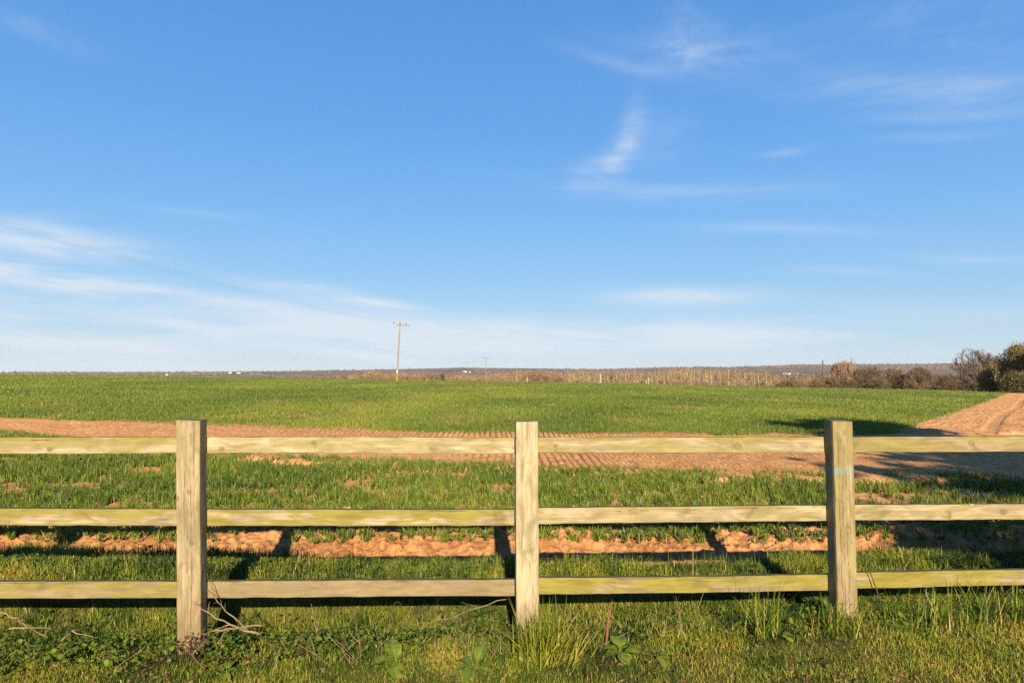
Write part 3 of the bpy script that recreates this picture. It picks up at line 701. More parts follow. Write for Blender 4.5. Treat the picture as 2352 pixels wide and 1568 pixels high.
# ------------------------------------------------------------------ small pale droppings on the rails, stone on the soil
def lump(name, loc, r, m, seed, flat=.5, sub=2, **tg):
    import bmesh
    bm = bmesh.new(); bmesh.ops.create_icosphere(bm, subdivisions=sub, radius=1)
    rs = random.Random(seed); off = rs.random()*50
    for v in bm.verts:
        k = .75+.5*float(vn(np.array([v.co.x*1.7+off]), np.array([v.co.y*1.7+v.co.z*1.3+off]), seed)[0])
        v.co = Vector((v.co.x*r*k, v.co.y*r*k*.8, v.co.z*r*flat*k))
    me = bpy.data.meshes.new(name); bm.to_mesh(me); bm.free()
    for p in me.polygons: p.use_smooth = True
    me.materials.append(m); o = bpy.data.objects.new(name, me); C.objects.link(o); o.location = loc
    return tag(o, **tg)
M_PALE = mat_flat('pale_stone', (0.518, 0.490, 0.432), (0.360, 0.324, 0.274), 40)
p = at(757, 1272, 5.35); lump('stone', (p.x, 5.35, gz(p.x, 5.35)+.025), .024, M_PALE, 3, .7, label='small white stone lying on the bare soil bank right of the left post', cat='stone')
p = at(2228, 1158, 3.96); lump('bird_dropping', (p.x, fenceY(p.x)+.105, at(2228, 1157, 3.97).z), .014, M_PALE, 5, .35, label='white bird dropping on top of the middle rail right of the right post', cat='bird dropping')
p = at(1258, 1331, 3.82); lump('bird_dropping', (p.x, fenceY(p.x)+.105, at(1258, 1329, 3.82).z), .013, M_PALE, 6, .35, label='white bird dropping on the bottom rail just right of the middle post', cat='bird dropping')

# ------------------------------------------------------------------ tubes (stems, wires)
def tube_np(path, radii, sides=5):
    path = np.asarray(path, float); n = len(path); V = []
    for i in range(n):
        d = path[min(i+1, n-1)]-path[max(i-1, 0)]; d /= np.linalg.norm(d)+1e-9
        a = np.cross(d, [0.3, .2, 1.0] if abs(d[2]) < .9 else [1, .1, 0]); a /= np.linalg.norm(a); b = np.cross(d, a)
        th = np.arange(sides)*2*np.pi/sides
        V.append(path[i] + radii[i]*(np.cos(th)[:, None]*a + np.sin(th)[:, None]*b))
    return np.vstack(V), grid_faces(n, sides, True)
class MB:
    def __init__(s): s.V = []; s.F = []; s.n = 0
    def add(s, V, F): s.V.append(np.asarray(V, float)); s.F.append(np.asarray(F)+s.n); s.n += len(V)
    def tube(s, path, radii, sides=5): s.add(*tube_np(path, radii, sides))
    def box(s, c, h):
        c = np.array(c); h = np.array(h)
        q = np.array([(x, y, z) for z in (-1, 1) for y in (-1, 1) for x in (-1, 1)])*h+c
        s.add(q, [[0, 2, 3, 1], [4, 5, 7, 6], [0, 1, 5, 4], [2, 6, 7, 3], [0, 4, 6, 2], [1, 3, 7, 5]])
    def build(s, name, m, parent=None, sm=False, attrs=None): return mesh_np(name, np.vstack(s.V), s.F, m, parent, attrs, sm)
def curve_path(p, d, L, n, wob, rs, droop=0.0):
    p = np.array(p, float); d = np.array(d, float); d /= np.linalg.norm(d); out = [p.copy()]
    for k in range(n):
        d = d + np.array([rs.gauss(0, wob), rs.gauss(0, wob), rs.gauss(0, wob)-droop]); d /= np.linalg.norm(d)
        p = p+d*L/n; out.append(p.copy())
    return out
M_STRAW = mat_flat('dry_stem', (0.245, 0.169, 0.090), (0.144, 0.086, 0.043), 30, .7)
M_DARKSTEM = mat_flat('dark_dry_stem', (.08, .046, .024), (.045, .024, .014), 30, .7)
M_STUMP = mat_flat('broken_red_brown_stalk', (.20, .09, .04), (.10, .042, .02), 40, .7)

def dry_stems():
    rs = random.Random(5)
    # x, y(base), depth, length, lean to the right, lean back, radius, material, label, droop
    L = [(553, 1345, 4.25, .10, -.12, .1, .004, M_STRAW, 'pale straight dry stem standing in the dark post shadow right of the left post', 0),
         (1592, 1345, 4.35, .40, -.10, .1, .0045, M_STRAW, 'tall thin dry stalk rising in front of the soil between middle and right post', 0),
         (1568, 1348, 4.3, .08, -.3, .1, .006, M_STUMP, 'short brown broken stalk behind the bottom rail left of the tall dry stalk', 0),
         (1752, 1342, 4.3, .17, .25, .1, .004, M_STRAW, 'bent dry stem behind the bottom rail in front of the right post shadow', 0),
         (1702, 1346, 4.25, .13, 1.2, .1, .007, M_STRAW, 'leaning pale broken stalk behind the bottom rail, left of the bent dry stem', 0),
         (1801, 1343, 4.3, .10, .05, .1, .005, M_STUMP, 'short upright dry stalk behind the bottom rail, nearest the right post', 0),
         (248, 1330, 4.3, .12, .8, .1, .004, M_STRAW, 'leaning straw behind the bottom rail left of the left post', 0),
         (668, 1292, 4.55, .20, .45, .25, .006, M_STRAW, 'long dry stick leaning over the bank beside the left post shadow', 0),
         (905, 1452, 3.62, .33, -.02, .05, .0032, M_DARKSTEM, 'dark hooked dry stem crossing the bottom rail, left one of a pair', .09),
         (965, 1440, 3.66, .28, -.2, .05, .0032, M_DARKSTEM, 'dark hooked dry stem crossing the bottom rail, right one of a pair', .1),
         (2042, 1398, 3.86, .30, -.45, 0, .0045, M_DARKSTEM, 'dark stem leaning against the bottom rail just right of the right post', 0),
         (2018, 1400, 3.86, .20, -.25, 0, .003, M_DARKSTEM, 'thin dry stem close against the right side of the right post', 0),
         (1391, 1446, 3.62, .24, .07, .05, .009, M_STUMP, 'thick red brown broken stalk under the bottom rail right of the middle post', 0),
         (1343, 1432, 3.62, .13, -.35, .1, .010, M_STUMP, 'split brown stump of a stalk, leftmost under the bottom rail beside the grass tuft', 0),
         (1358, 1430, 3.64, .14, -.22, .1, .008, M_STUMP, 'split brown stalk between the stump and the thick red brown stalk', 0),
         (1862, 1420, 3.66, .10, .12, .05, .005, M_STUMP, 'reddish broken stem under the bottom rail left of the right post, left of two', 0),
         (1895, 1420, 3.7, .12, .4, .05, .005, M_STUMP, 'reddish broken stem under the bottom rail left of the right post, right of two', 0)]
    for (x, y, Y, ln, lx, ly, r, m, lab, dr) in L:
        p = at(x, y, Y); z = gz(p.x, Y)-.02
        path = curve_path((p.x, Y, z), (lx, ly, 1), ln+.02, 9, .045, rs, dr*.0)
        if dr:
            path = [np.array((p.x+lx*ln*s + .055*max(0, s-.62)**1.0*s*2, Y+.0*s, z+ln*(1.35*s-.75*max(0, s-.55)**1.1*s*1.7))) for s in np.linspace(0, 1, 14)]
        mb = MB(); mb.tube(path, [r*(1-.55*k/len(path)) for k in range(len(path))], 6)
        tag(mb.build('dead_stalk', m, sm=True), lab, 'dead stalk', 'dead stalks around the fence')
    # small scattered stalks under the bottom rail
    for i in range(130):
        X = rs.uniform(-1.55, 1.0) if i < 95 else rs.uniform(-3.0, -1.8)
        Y = fenceY(X) + rs.uniform(-.22, .28); z = gz(X, Y)
        path = curve_path((X, Y, z-.01), (rs.gauss(0, .7), rs.gauss(0, .3), rs.uniform(.35, 1.2)), rs.uniform(.10, .26), 6, .09, rs)
        mb = MB(); mb.tube(path, [rs.uniform(.0014, .0027)*(1-.5*k/7) for k in range(7)], 5)
        if rs.random() < .5:
            q = path[3]; mb.tube(curve_path(q, (rs.gauss(0, 1), rs.gauss(0, .5), .8), .09, 4, .1, rs), [.0016]*5, 4)
        tag(mb.build('dry_stalk', M_STRAW if rs.random() < .75 else M_DARKSTEM, sm=True), 'thin pale dead stalk among the weeds under the bottom rail', 'dry stalk', 'thin dead stalks among the weeds')
dry_stems()

def dead_branches():
    rs = random.Random(9)
    def branch(pts, r, twigs, m, name, lab, cat, ttw=.13):
        mb = MB(); P = [np.array(p) for p in pts]; fine = []
        for a, b in zip(P[:-1], P[1:]):
            for s in np.linspace(0, 1, 4)[:-1]: fine.append(a*(1-s)+b*s + np.array([rs.gauss(0, .004), rs.gauss(0, .004), rs.gauss(0, .004)]))
        fine.append(P[-1])
        mb.tube(fine, [r*(1-.75*k/len(fine)) for k in range(len(fine))], 6)
        for k in range(twigs):
            q = fine[rs.randrange(len(fine)//3, len(fine)-1)]; d = P[-1]-P[0]; d = d/np.linalg.norm(d)
            mb.tube(curve_path(q, d+np.array([rs.gauss(0, .35), rs.gauss(0, .25), rs.gauss(0, .45)]), rs.uniform(.5, 1)*ttw, 5, .1, rs), [r*.4, r*.36, r*.3, r*.25, r*.2, r*.15], 5)
        tag(mb.build(name, m, sm=True), lab, cat)
    A = lambda x, y, Y: at(x, y, Y)[:]
    branch([A(598, 1458, 3.42), A(545, 1440, 3.47), A(500, 1418, 3.5), A(465, 1398, 3.5), A(442, 1380, 3.5)], .0055, 7, M_STRAW, 'dry_branch', 'pale dry branch leaning across the foot of the left post', 'branch', .10)
    branch([A(565, 1446, 3.44), A(520, 1404, 3.55), A(492, 1370, 3.62), A(478, 1330, 3.66)], .004, 6, M_STRAW, 'dry_branch', 'thin dry twig rising from the branch beside the left post to the bottom rail', 'branch', .10)
    branch([A(602, 1432, 3.44), A(540, 1442, 3.46), A(500, 1448, 3.46), A(458, 1455, 3.46)], .0045, 6, M_STRAW, 'dry_branch', 'low dry branch lying flat on the ground right of the left post', 'branch', .09)
    branch([A(0, 1405, 3.5), A(40, 1420, 3.5), A(62, 1440, 3.48), A(100, 1460, 3.42)], .004, 3, M_STRAW, 'dry_branch', 'arching dry stem in the weeds at the left edge of the photo', 'branch', .08)
    branch([A(20, 1442, 3.46), A(70, 1440, 3.45), A(118, 1442, 3.45)], .004, 1, M_STRAW, 'dry_branch', 'straight dry stem lying in the weeds left of the left post', 'branch', .06)
    branch([A(140, 1470, 3.4), A(165, 1447, 3.45), A(215, 1462, 3.4)], .0045, 1, M_STRAW, 'dry_branch', 'bent dry stem lying in the grass left of the left post', 'branch', .06)
    branch([A(1160, 1375, 3.66), A(1100, 1392, 3.6), A(1030, 1420, 3.55), A(960, 1430, 3.55)], .0024, 6, M_STRAW, 'dry_branch', 'long dry twig lying just left of the middle post', 'branch', .12)
    # dark dead weed at the foot of the left post
    mb = MB()
    for k in range(13):
        p = at(rs.uniform(392, 470), 1490, 3.52); b = (p.x, 3.52+rs.gauss(0, .015), gz(p.x, 3.52)-.01)
        path = curve_path(b, (rs.gauss(0, .6), rs.gauss(0, .25), 1), rs.uniform(.08, .20), 7, .16, rs)
        mb.tube(path, [.003*(1-.08*j) for j in range(8)], 5)
        for j in range(3, 8):
            q = path[j]
            for e in range(2):
                f = np.array([rs.gauss(0, 1), rs.gauss(0, .6), rs.gauss(0, .8)]); f /= np.linalg.norm(f); s = rs.uniform(.007, .014); g = np.cross(f, [rs.random(), .3, rs.random()]); g /= np.linalg.norm(g)+1e-6
                mb.add([q, q+f*s+g*s*.5, q+f*2*s, q+f*s-g*s*.5], [[0, 1, 2, 3]])
    tag(mb.build('dead_weed', mat_flat('dark_dead_weed', (.040, .018, .014), (.075, .038, .022), 40)), 'dark purple brown dead weed clinging to the foot of the left post', 'plant')
dead_branches()

# ------------------------------------------------------------------ docks and the grass tuft
def mat_leaf():
    m, t, b, o = mat('dock_leaf')
    vein = t.attr('vein')[2]; n = t.noise(t.node('ShaderNodeTexCoord').outputs['Object'], 25, 4, .6)
    oi = t.node('ShaderNodeObjectInfo')
    c = t.mix(t.rng(n, .3, .7), (.065, .105, .008), (.125, .165, .014))
    c = t.mix(t.rng(t.m('ADD', n, t.m('MULTIPLY', oi.outputs['Random'], .35)), .74, .92, 0, .6), c, (.20, .19, .035))
    c = t.mix(t.m('MULTIPLY', vein, .6), c, (.18, .21, .05))
    t.l.new(c, b.inputs['Base Color']); setp(b, Roughness=.45, Specular_IOR_Level=.3)
    tr = t.node('ShaderNodeBsdfTranslucent'); t.l.new(c, tr.inputs[0]); mx = t.node('ShaderNodeMixShader'); mx.inputs[0].default_value = .22
    t.l.new(b.outputs[0], mx.inputs[1]); t.l.new(tr.outputs[0], mx.inputs[2]); t.l.new(mx.outputs[0], o.inputs[0])
    return m
M_LEAF = mat_leaf()
def leaf(parent, L, W, az, el, curl, base, rs, fold=.25):
    nu, nv = 15, 9; V = []; vein = []
    d = np.array([math.cos(az), math.sin(az), 0]); sd = np.array([-math.sin(az), math.cos(az), 0])
    p = np.array(base, float); e = el; ph = rs.random()*6; pet = .16
    for i in range(nu):
        u = i/(nu-1)
        dirv = d*math.cos(e)+np.array([0, 0, math.sin(e)]); nrm = -d*math.sin(e)+np.array([0, 0, math.cos(e)])
        if i: p = p+dirv*L/(nu-1)
        e -= curl/(nu-1)
        ww = .035*W if u < pet else W*(math.sin(math.pi*min(1, (u-pet)/(1-pet)*.93+.07)**.72)**.85)*.5
        for j in range(nv):
            v = (j/(nv-1)-.5)*2
            V.append(p + sd*ww*v + nrm*(abs(v)*ww*fold + .10*ww*math.sin(u*17+ph+v*2)*abs(v)**1.5))
            vein.append(max(math.exp(-(v/.09)**2), .45*max(0, math.sin((u*9-abs(v)*1.6)*6.28/1.5))**6))
    return mesh_np('leaf', V, [grid_faces(nu, nv)], M_LEAF, parent, dict(vein=vein), True)
def dock(x, y, Y, leaves, lab, seed):
    rs = random.Random(seed); p = at(x, y, Y); z = gz(p.x, Y)
    t = thing('dock_plant', lab, 'plant', (p.x, Y, z), 0, 'broad leaved docks along the fence')
    for (az, el, L, W, cu) in leaves: leaf(t, L*1.08, W*1.08, math.radians(az+rs.uniform(-14, 14)), math.radians(el*.62+rs.uniform(-6, 8)), cu*1.5+rs.uniform(0, .4), (rs.gauss(0, .008), rs.gauss(0, .008), .022), rs)
dock(905, 1462, 3.45, [(192, 32, .17, .085, .9), (110, 62, .19, .08, .6), (55, 55, .15, .05, .5), (20, 35, .14, .06, .8), (-65, 12, .15, .075, .5), (150, 20, .09, .04, .5)], 'big dock with broad yellow green leaves between left and middle post', 1)
dock(1088, 1475, 3.42, [(60, 65, .16, .06, .5), (125, 50, .15, .06, .7), (20, 35, .14, .05, .8), (185, 25, .13, .05, .6), (-100, 8, .12, .055, .4), (-20, 15, .11, .05, .4)], 'dark leaved dock just left of the middle post', 2)
dock(1424, 1452, 3.52, [(12, 22, .20, .07, .6), (100, 58, .15, .08, .7), (150, 45, .14, .06, .8), (190, 25, .13, .06, .8), (-40, 30, .12, .06, 1.0), (-90, 10, .12, .055, .6), (60, 45, .13, .06, .7)], 'largest dock right of the middle post, below the bottom rail', 3)
dock(1508, 1460, 3.48, [(10, 18, .12, .055, .4), (150, 28, .10, .05, .6), (-75, 10, .10, .055, .4), (80, 40, .10, .05, .6)], 'small dock with dull leaves right of the largest dock', 4)
dock(1785, 1432, 3.60, [(5, 30, .11, .05, .7), (80, 60, .12, .05, .5), (140, 40, .10, .04, .7), (-50, 15, .10, .035, .5)], 'pale leaved weed among tall grass left of the right post', 5)
dock(520, 1478, 3.38, [(80, 55, .09, .04, .6), (160, 30, .08, .035, .6), (20, 30, .08, .035, .6), (-60, 10, .08, .04, .4)], 'small young dock right of the foot of the left post', 6)
dock(2090, 1452, 3.62, [(10, 20, .11, .045, .6), (170, 25, .09, .04, .6), (80, 45, .09, .04, .6)], 'low dock in the shaded grass right of the right post', 7)

def tussock(x, y, Y, n, hmin, hmax, lab, seed, spread=.05, leanx=.15, name='grass_tuft', tmean=.5):
    p = at(x, y, Y); z = gz(p.x, Y); rs = random.Random(seed); V = []; Fq = []; Ft = []; tint = []; k0 = 0
    for k in range(n):
        b = np.array([rs.gauss(0, spread), rs.gauss(0, spread*.6), -.01]); az = rs.uniform(0, 6.283); ln = abs(rs.gauss(0, .42)); h = rs.uniform(hmin, hmax); w = rs.uniform(.004, .0085)
        d = np.array([math.cos(az)*ln+leanx, math.sin(az)*ln*.7, 1.0]); d /= np.linalg.norm(d); side = np.array([math.cos(az+1.5), math.sin(az+1.5), 0])*w*.5
        q = b; ti = min(.9, max(0, rs.gauss(tmean, .16))) if rs.random() > .09 else rs.uniform(.85, 1)
        for s in range(7):
            u = s/6; ww = side*(1-u**2*.98); V += [q-ww, q+ww]; tint += [min(1, ti+.25*(1-u)*(.6 if rs.random() < .3 else 0))]*2
            d = d+np.array([math.cos(az)*.10*ln*2, math.sin(az)*.1*ln*2, -.10*(.4+ln)]); d /= np.linalg.norm(d); q = q+d*h/6
            if s: Fq.append([k0+2*s-2, k0+2*s-1, k0+2*s+1, k0+2*s])
        k0 += 14
    o = mesh_np(name, V, [Fq], M_GRASS, attrs=dict(tint=tint)); o.location = (p.x, Y, z)
    return tag(o, lab, 'grass tuft', 'tufts of long grass along the fence')
tussock(1247, 1466, 3.50, 420, .13, .36, 'big tuft of long grass growing at the foot of the middle post', 1, .06, .02, tmean=.5)
tussock(1290, 1462, 3.50, 160, .10, .24, 'low arching grass tuft just right of the big one at the middle post', 2, .06, .5, tmean=.62)
tussock(1755, 1426, 3.62, 60, .16, .36, 'sparse tall grass tuft crossing the bottom rail left of the right post', 3, .04, .0, tmean=.35)
tussock(1920, 1425, 3.62, 70, .12, .27, 'wispy grass tuft leaning at the left side of the right post', 4, .05, -.1, tmean=.45)
tussock(2150, 1415, 3.68, 150, .12, .26, 'thick dark green grass tuft right of the right post', 5, .09, .1, tmean=.3)
tussock(2290, 1405, 3.75, 170, .12, .28, 'dark grass tuft in the shade at the right edge of the photo', 6, .10, .1, tmean=.28)
tussock(1480, 1400, 3.85, 90, .08, .18, 'low spreading grass tuft under the bottom rail beyond the largest dock', 7, .07, .1)

# ------------------------------------------------------------------ trees
def branch_segs(P, seed):
    """recursive bare tree; returns list of (p0, p1, r0, r1, level)"""
    rs = random.Random(seed); S = []
    def grow(p, d, L, r, lev):
        n = P['n'][lev]; q = p; step = L/n; kids = P['kids'][lev] if lev < len(P['kids']) else 0
        for i in range(n):
            d = d + np.array([rs.gauss(0, P['wig'][lev]), rs.gauss(0, P['wig'][lev]), rs.gauss(0, P['wig'][lev]*.7)+P['trop'][lev]]); d = d/np.linalg.norm(d)
            e = q+d*step; ra = r*(1-.6*i/n); rb = r*(1-.6*(i+1)/n); S.append((q, e, ra, rb, lev)); q = e
            if lev+1 < len(P['n']) and (i+1)/n >= P['start'][lev]:
                m = int(kids) + (rs.random() < kids-int(kids))
                for c in range(m):
                    az = rs.uniform(0, 2*math.pi); a = math.radians(rs.gauss(P['ang'][lev], P['ang'][lev]*.2))
                    u = np.cross(d, [.31, .72, .62]); u /= np.linalg.norm(u); v = np.cross(d, u)
                    nd = d*math.cos(a)+(u*math.cos(az)+v*math.sin(az))*math.sin(a)
                    f = (i+1)/n; ln = L*P['ratio'][lev]*rs.uniform(.7, 1.15)*(P['taper'][lev](f) if P.get('taper') else 1)
                    grow(e, nd, ln, max(rb*P['rr'][lev], P['rmin']), lev+1)
    for (p0, d0, L0, r0) in P['roots'](rs): grow(np.array(p0, float), np.array(d0, float), L0, r0, 0)
    return S
def prisms(S, sides=3, grow_=1.0):
    p0 = np.array([s[0] for s in S]); p1 = np.array([s[1] for s in S]); r0 = np.array([s[2] for s in S])*grow_; r1 = np.array([s[3] for s in S])*grow_
    d = p1-p0; d /= np.linalg.norm(d, axis=1)[:, None]+1e-9
    a = np.cross(d, np.where(np.abs(d[:, 2:3]) < .9, [[0, 0, 1.0]], [[1.0, 0, 0]])); a /= np.linalg.norm(a, axis=1)[:, None]+1e-9; b = np.cross(d, a)
    th = np.arange(sides)*2*np.pi/sides
    o = np.cos(th)[None, :, None]*a[:, None]+np.sin(th)[None, :, None]*b[:, None]
    V = np.concatenate([p0[:, None]+o*r0[:, None, None], p1[:, None]+o*r1[:, None, None]], 1)
    k = np.arange(sides); k2 = (k+1) % sides
    F_ = np.stack([k, k2, k2+sides, k+sides], 1)
    return V.reshape(-1, 3), (np.arange(len(S))[:, None, None]*2*sides+F_[None]).reshape(-1, 4)
def normalise(S, h, w, dome=None):
    P = np.array([s[1] for s in S]); up = P[P[:, 2] > np.median(P[:, 2])]; dr = up[:, :2].mean(0)/up[:, 2].mean()*(dome is not None)
    bal = lambda p: np.array([p[0]-dr[0]*p[2], p[1]-dr[1]*p[2], p[2]])
    S = [(bal(s[0]), bal(s[1]), s[2], s[3], s[4]) for s in S]; P = np.array([s[1] for s in S]); kz = h/np.percentile(P[:, 2], 99.3); rad = np.percentile(np.hypot(P[:, 0], P[:, 1]), 99); kx = (w/2)/rad
    k = np.array([kx, kx, kz])
    if dome is not None:
        # grow a little too large, then prune what overshoots the crown's domed outline
        zc = h*dome[0]; bz = h-zc; lo = h*dome[1]; k = k*(np.array([1.75, 1.75, 1.4]) if len(dome) > 2 else 1.32); out = []
        for a, b, r0, r1, l in S:
            a, b = a*k, b*k; b_ = bz if b[2] > zc else zc-lo
            q = math.sqrt((b[0]/(w/2))**2+(b[1]/(w/2))**2+((b[2]-zc)/b_)**2)
            lim = .80+.34*float(vn(np.array([b[0]*.55+h]), np.array([b[1]*.55+b[2]*.6]), 5)[0])
            if q < lim or (l == 0 and b[2] < zc): out.append((a, b, r0, r1, l))
        return out
    return [(s[0]*k, s[1]*k, s[2], s[3], s[4]) for s in S]
def tree_mesh(root, S, split, mt, mc, sides=3, leaves=None):
    A = [s for s in S if s[4] <= split]; B = [s for s in S if s[4] > split]
    V, Fq = prisms(A, 6); mesh_np('trunk', V, [Fq], mt, root, smooth_shade=True)
    V, Fq = prisms(B, sides)
    if leaves is not None:
        lv, lf = leaves; Fq2 = lf+len(V); V = np.vstack([V, lv]); o = mesh_np('crown', V, [Fq, Fq2], mc, root)
    else: o = mesh_np('crown', V, [Fq], mc, root)
    return o
def leaf_cloud(S, per, size, seed, levmin, jit=.4):
    rg = np.random.default_rng(seed)
    P = np.array([s[1] for s in S if s[4] >= levmin]); P = np.repeat(P, per, 0) + rg.normal(0, jit, (len(P)*per, 3)); n = len(P)
    f = rg.normal(0, 1, (n, 3)); f /= np.linalg.norm(f, axis=1)[:, None]; g = np.cross(f, rg.normal(0, 1, (n, 3))); g /= np.linalg.norm(g, axis=1)[:, None]
    s = rg.uniform(.6, 1.3, n)[:, None]*size
    V = np.stack([P-f*s, P+g*s*.6, P+f*s, P-g*s*.6], 1).reshape(-1, 3)
    return V, np.arange(n*4).reshape(-1, 4)

M_BARK = mat_flat('grey_brown_bark', (0.094, 0.068, 0.047), (0.054, 0.040, 0.029), 3)
M_TWIG_OAK = mat_flat('oak_twigs', (0.120, 0.080, 0.050), (0.080, 0.055, 0.035), .6)
M_TWIG_DARK = mat_flat('dark_twigs', (0.137, 0.090, 0.045), (0.086, 0.058, 0.030), .5)
M_TWIG_PINK = mat_flat('pinkish_twigs', (0.245, 0.148, 0.090), (0.173, 0.104, 0.065), .5)
M_BIRCH_T = mat_flat('pale_trunk_bark', (0.44, 0.36, 0.24), (0.29, 0.23, 0.14), 1.5)
M_BIRCH_C = mat_flat('ochre_twigs', (.25, .168, .082), (.175, .118, .06), .4)
M_SCRUB = [mat_flat('orange_brown_twigs', (.205, .132, .070), (.135, .09, .05), .05), mat_flat('tan_twigs', (.20, .14, .07), (.13, .092, .048), .05), mat_flat('mauve_brown_twigs', (0.187, 0.119, 0.079), (0.122, 0.079, 0.058), .05)]
M_IVY = mat_flat('olive_brown_leaves', (.215, .16, .045), (.115, .092, .028), .9, .6, .3)
M_IVY2 = mat_flat('dark_evergreen_leaves', (.098, .082, .022), (.052, .047, .015), .8, .6, .3)

one_root = lambda h, r, lean=.03: (lambda rs: [((0, 0, -.3), (rs.gauss(0, lean), rs.gauss(0, lean), 1), h, r)])
OAK = dict(n=[4, 8, 6, 5, 4], kids=[3, 1.5, 1.8, 1.9], start=[.6, .2, .15, .15, 0], ang=[66, 46, 45, 42], wig=[.05, .12, .16, .2, .25], trop=[.02, .03, .03, .03, .03], ratio=[2.1, .52, .55, .5], rr=[.72, .62, .6, .55], rmin=.016, roots=one_root(3.2, .42))
ROUND = dict(n=[5, 6, 5, 4, 3], kids=[2.2, 1.7, 1.7, 1.6], start=[.2, .2, .2, .2, 0], ang=[42, 34, 36, 38], wig=[.04, .09, .13, .18, .2], trop=[.03, .05, .05, .05, .05], ratio=[.85, .6, .55, .5], rr=[.7, .65, .6, .6], rmin=.022, roots=one_root(6, .3))
COLUMN = dict(n=[16, 5, 4], kids=[5, 1.6], start=[.08, .2, 0], ang=[24, 24], wig=[.02, .06, .1], trop=[.05, .10, .1], ratio=[.17, .5], rr=[.4, .6], rmin=.025, roots=one_root(12, .28, .01), taper=[lambda f: 1.15-.85*f, lambda f: 1])
BIRCH = dict(n=[14, 4, 3], kids=[4.2, 1.8], start=[.30, .2, 0], ang=[40, 34], wig=[.015, .08, .12], trop=[.02, .06, .04], ratio=[.17, .5], rr=[.35, .6], rmin=.024, roots=one_root(14, .17, .012), taper=[lambda f: 1.3-1.0*f, lambda f: 1])
def bush_roots(rs): return [((rs.gauss(0, .5), rs.gauss(0, .5), -.2), (rs.gauss(0, .5), rs.gauss(0, .5), 1), rs.uniform(3, 4.5), .10) for k in range(7)]
BUSH = dict(n=[5, 5, 4, 3], kids=[1.8, 1.7, 1.6], start=[.2, .2, .2, 0], ang=[36, 38, 40], wig=[.08, .13, .18, .2], trop=[.03, .03, .03, .02], ratio=[.62, .55, .5], rr=[.6, .6, .6], rmin=.022, roots=bush_roots)

def place_tree(name, P, seed, x, ytop, Y, wpx, mt, mc, lab, cat='tree', split=1, thick=1.0, leaves=None, group=None, levmin=3, base=None, dome=(.48, .0)):
    p = at(x, ytop, Y); z0 = gz(p.x, Y) if base is None else base
    h = max(2.0, p.z-z0+.1); w = wpx/F*Y
    S = normalise(branch_segs(P, seed), h, w, dome)
    S = [(a, b, r0*(1 if l <= split else thick), r1*(1 if l <= split else thick), l) for a, b, r0, r1, l in S]
    root = thing(name, lab, cat, (p.x, Y, z0-.1), 0, group)
    lv = leaf_cloud(S, leaves[0], leaves[1], seed, levmin, leaves[2]) if leaves else None
    tree_mesh(root, S, split, mt, mc, 3, lv)
    return root, len(S)
place_tree('oak_tree', OAK, 13, 2238, 800, 185, 122, M_BARK, M_TWIG_OAK, 'bare domed oak standing tallest and clearest against the sky on the right', split=1, thick=2.5, dome=(.45, .30, 1))
place_tree('bare_tree', ROUND, 22, 2282, 815, 165, 66, M_BARK, M_TWIG_OAK, 'bare tree close right of the domed oak, partly behind the leafy edge trees', split=1, thick=1.2)
place_tree('leafy_tree', ROUND, 31, 2342, 792, 104, 100, M_BARK, M_IVY, 'tall leafy olive brown tree at the right edge of the photo', split=1, leaves=(2, .10, .35), levmin=3)
place_tree('leafy_tree', BUSH, 32, 2292, 842, 112, 80, M_BARK, M_IVY, 'lower olive brown leafy tree left of the tall one at the right edge', split=0, leaves=(3, .10, .35), levmin=2)
place_tree('evergreen_bush', BUSH, 33, 2335, 862, 99, 52, M_BARK, M_IVY2, 'dark green bush under the tall leafy tree at the right edge', 'bush', split=0, leaves=(4, .10, .35), levmin=2)
place_tree('leafy_tree', ROUND, 36, 2420, 780, 98, 90, M_BARK, M_IVY, 'leafy tree partly beyond the right edge of the photo, behind the soil track', split=1, leaves=(2, .10, .35), levmin=3)
place_tree('bare_tree', ROUND, 41, 1992, 838, 175, 92, M_BARK, M_TWIG_DARK, 'broad dark bare tree with a flat top, left end of the dark hedgerow trees', split=1, thick=1.25)
place_tree('bare_tree', ROUND, 42, 2052, 843, 178, 62, M_BARK, M_TWIG_DARK, 'lower dark bare tree between two broad rounded hedgerow trees', split=1, thick=1.25)
place_tree('bare_tree', ROUND, 43, 2110, 840, 172, 66, M_BARK, M_TWIG_DARK, 'rounded dark bare tree with a pale trunk left of the domed oak', split=1, thick=1.2)
place_tree('bare_tree', BUSH, 44, 2165, 858, 170, 60, M_BARK, M_TWIG_DARK, 'low dark bare tree filling the gap below the left side of the domed oak', split=0, thick=1.2)
place_tree('poplar_tree', ROUND, 51, 1936, 823, 310, 62, M_BARK, M_TWIG_PINK, 'big rounded pinkish bare tree, tallest above the far belt', split=1, thick=2.6)
place_tree('poplar_tree', COLUMN, 52, 1956, 822, 305, 9, M_BARK, M_TWIG_PINK, 'narrow columnar tree on the right flank of the rounded pinkish tree', split=0, thick=3.2, dome=None)
place_tree('poplar_tree', COLUMN, 53, 1966, 823, 320, 7, M_BARK, M_TWIG_PINK, 'slimmest columnar tree, rightmost beside the rounded pinkish tree', split=0, thick=3.2, dome=None)
place_tree('poplar_tree', COLUMN, 54, 1890, 827, 300, 11, M_BARK, M_TWIG_DARK, 'lone dark columnar tree standing left of the rounded pinkish tree', split=0, thick=4, dome=None)
place_tree('bare_tree', BUSH, 55, 1283, 864, 215, 22, M_BARK, M_TWIG_DARK, 'small round dark bare tree at the field edge among the pale trunks', split=0, thick=1.2)
place_tree('evergreen_tree', BUSH, 56, 1014, 862, 300, 12, M_BARK, M_IVY2, 'small dark evergreen bush in front of the brown trees right of the tall pole', split=0, leaves=(4, .4, .5), levmin=2)

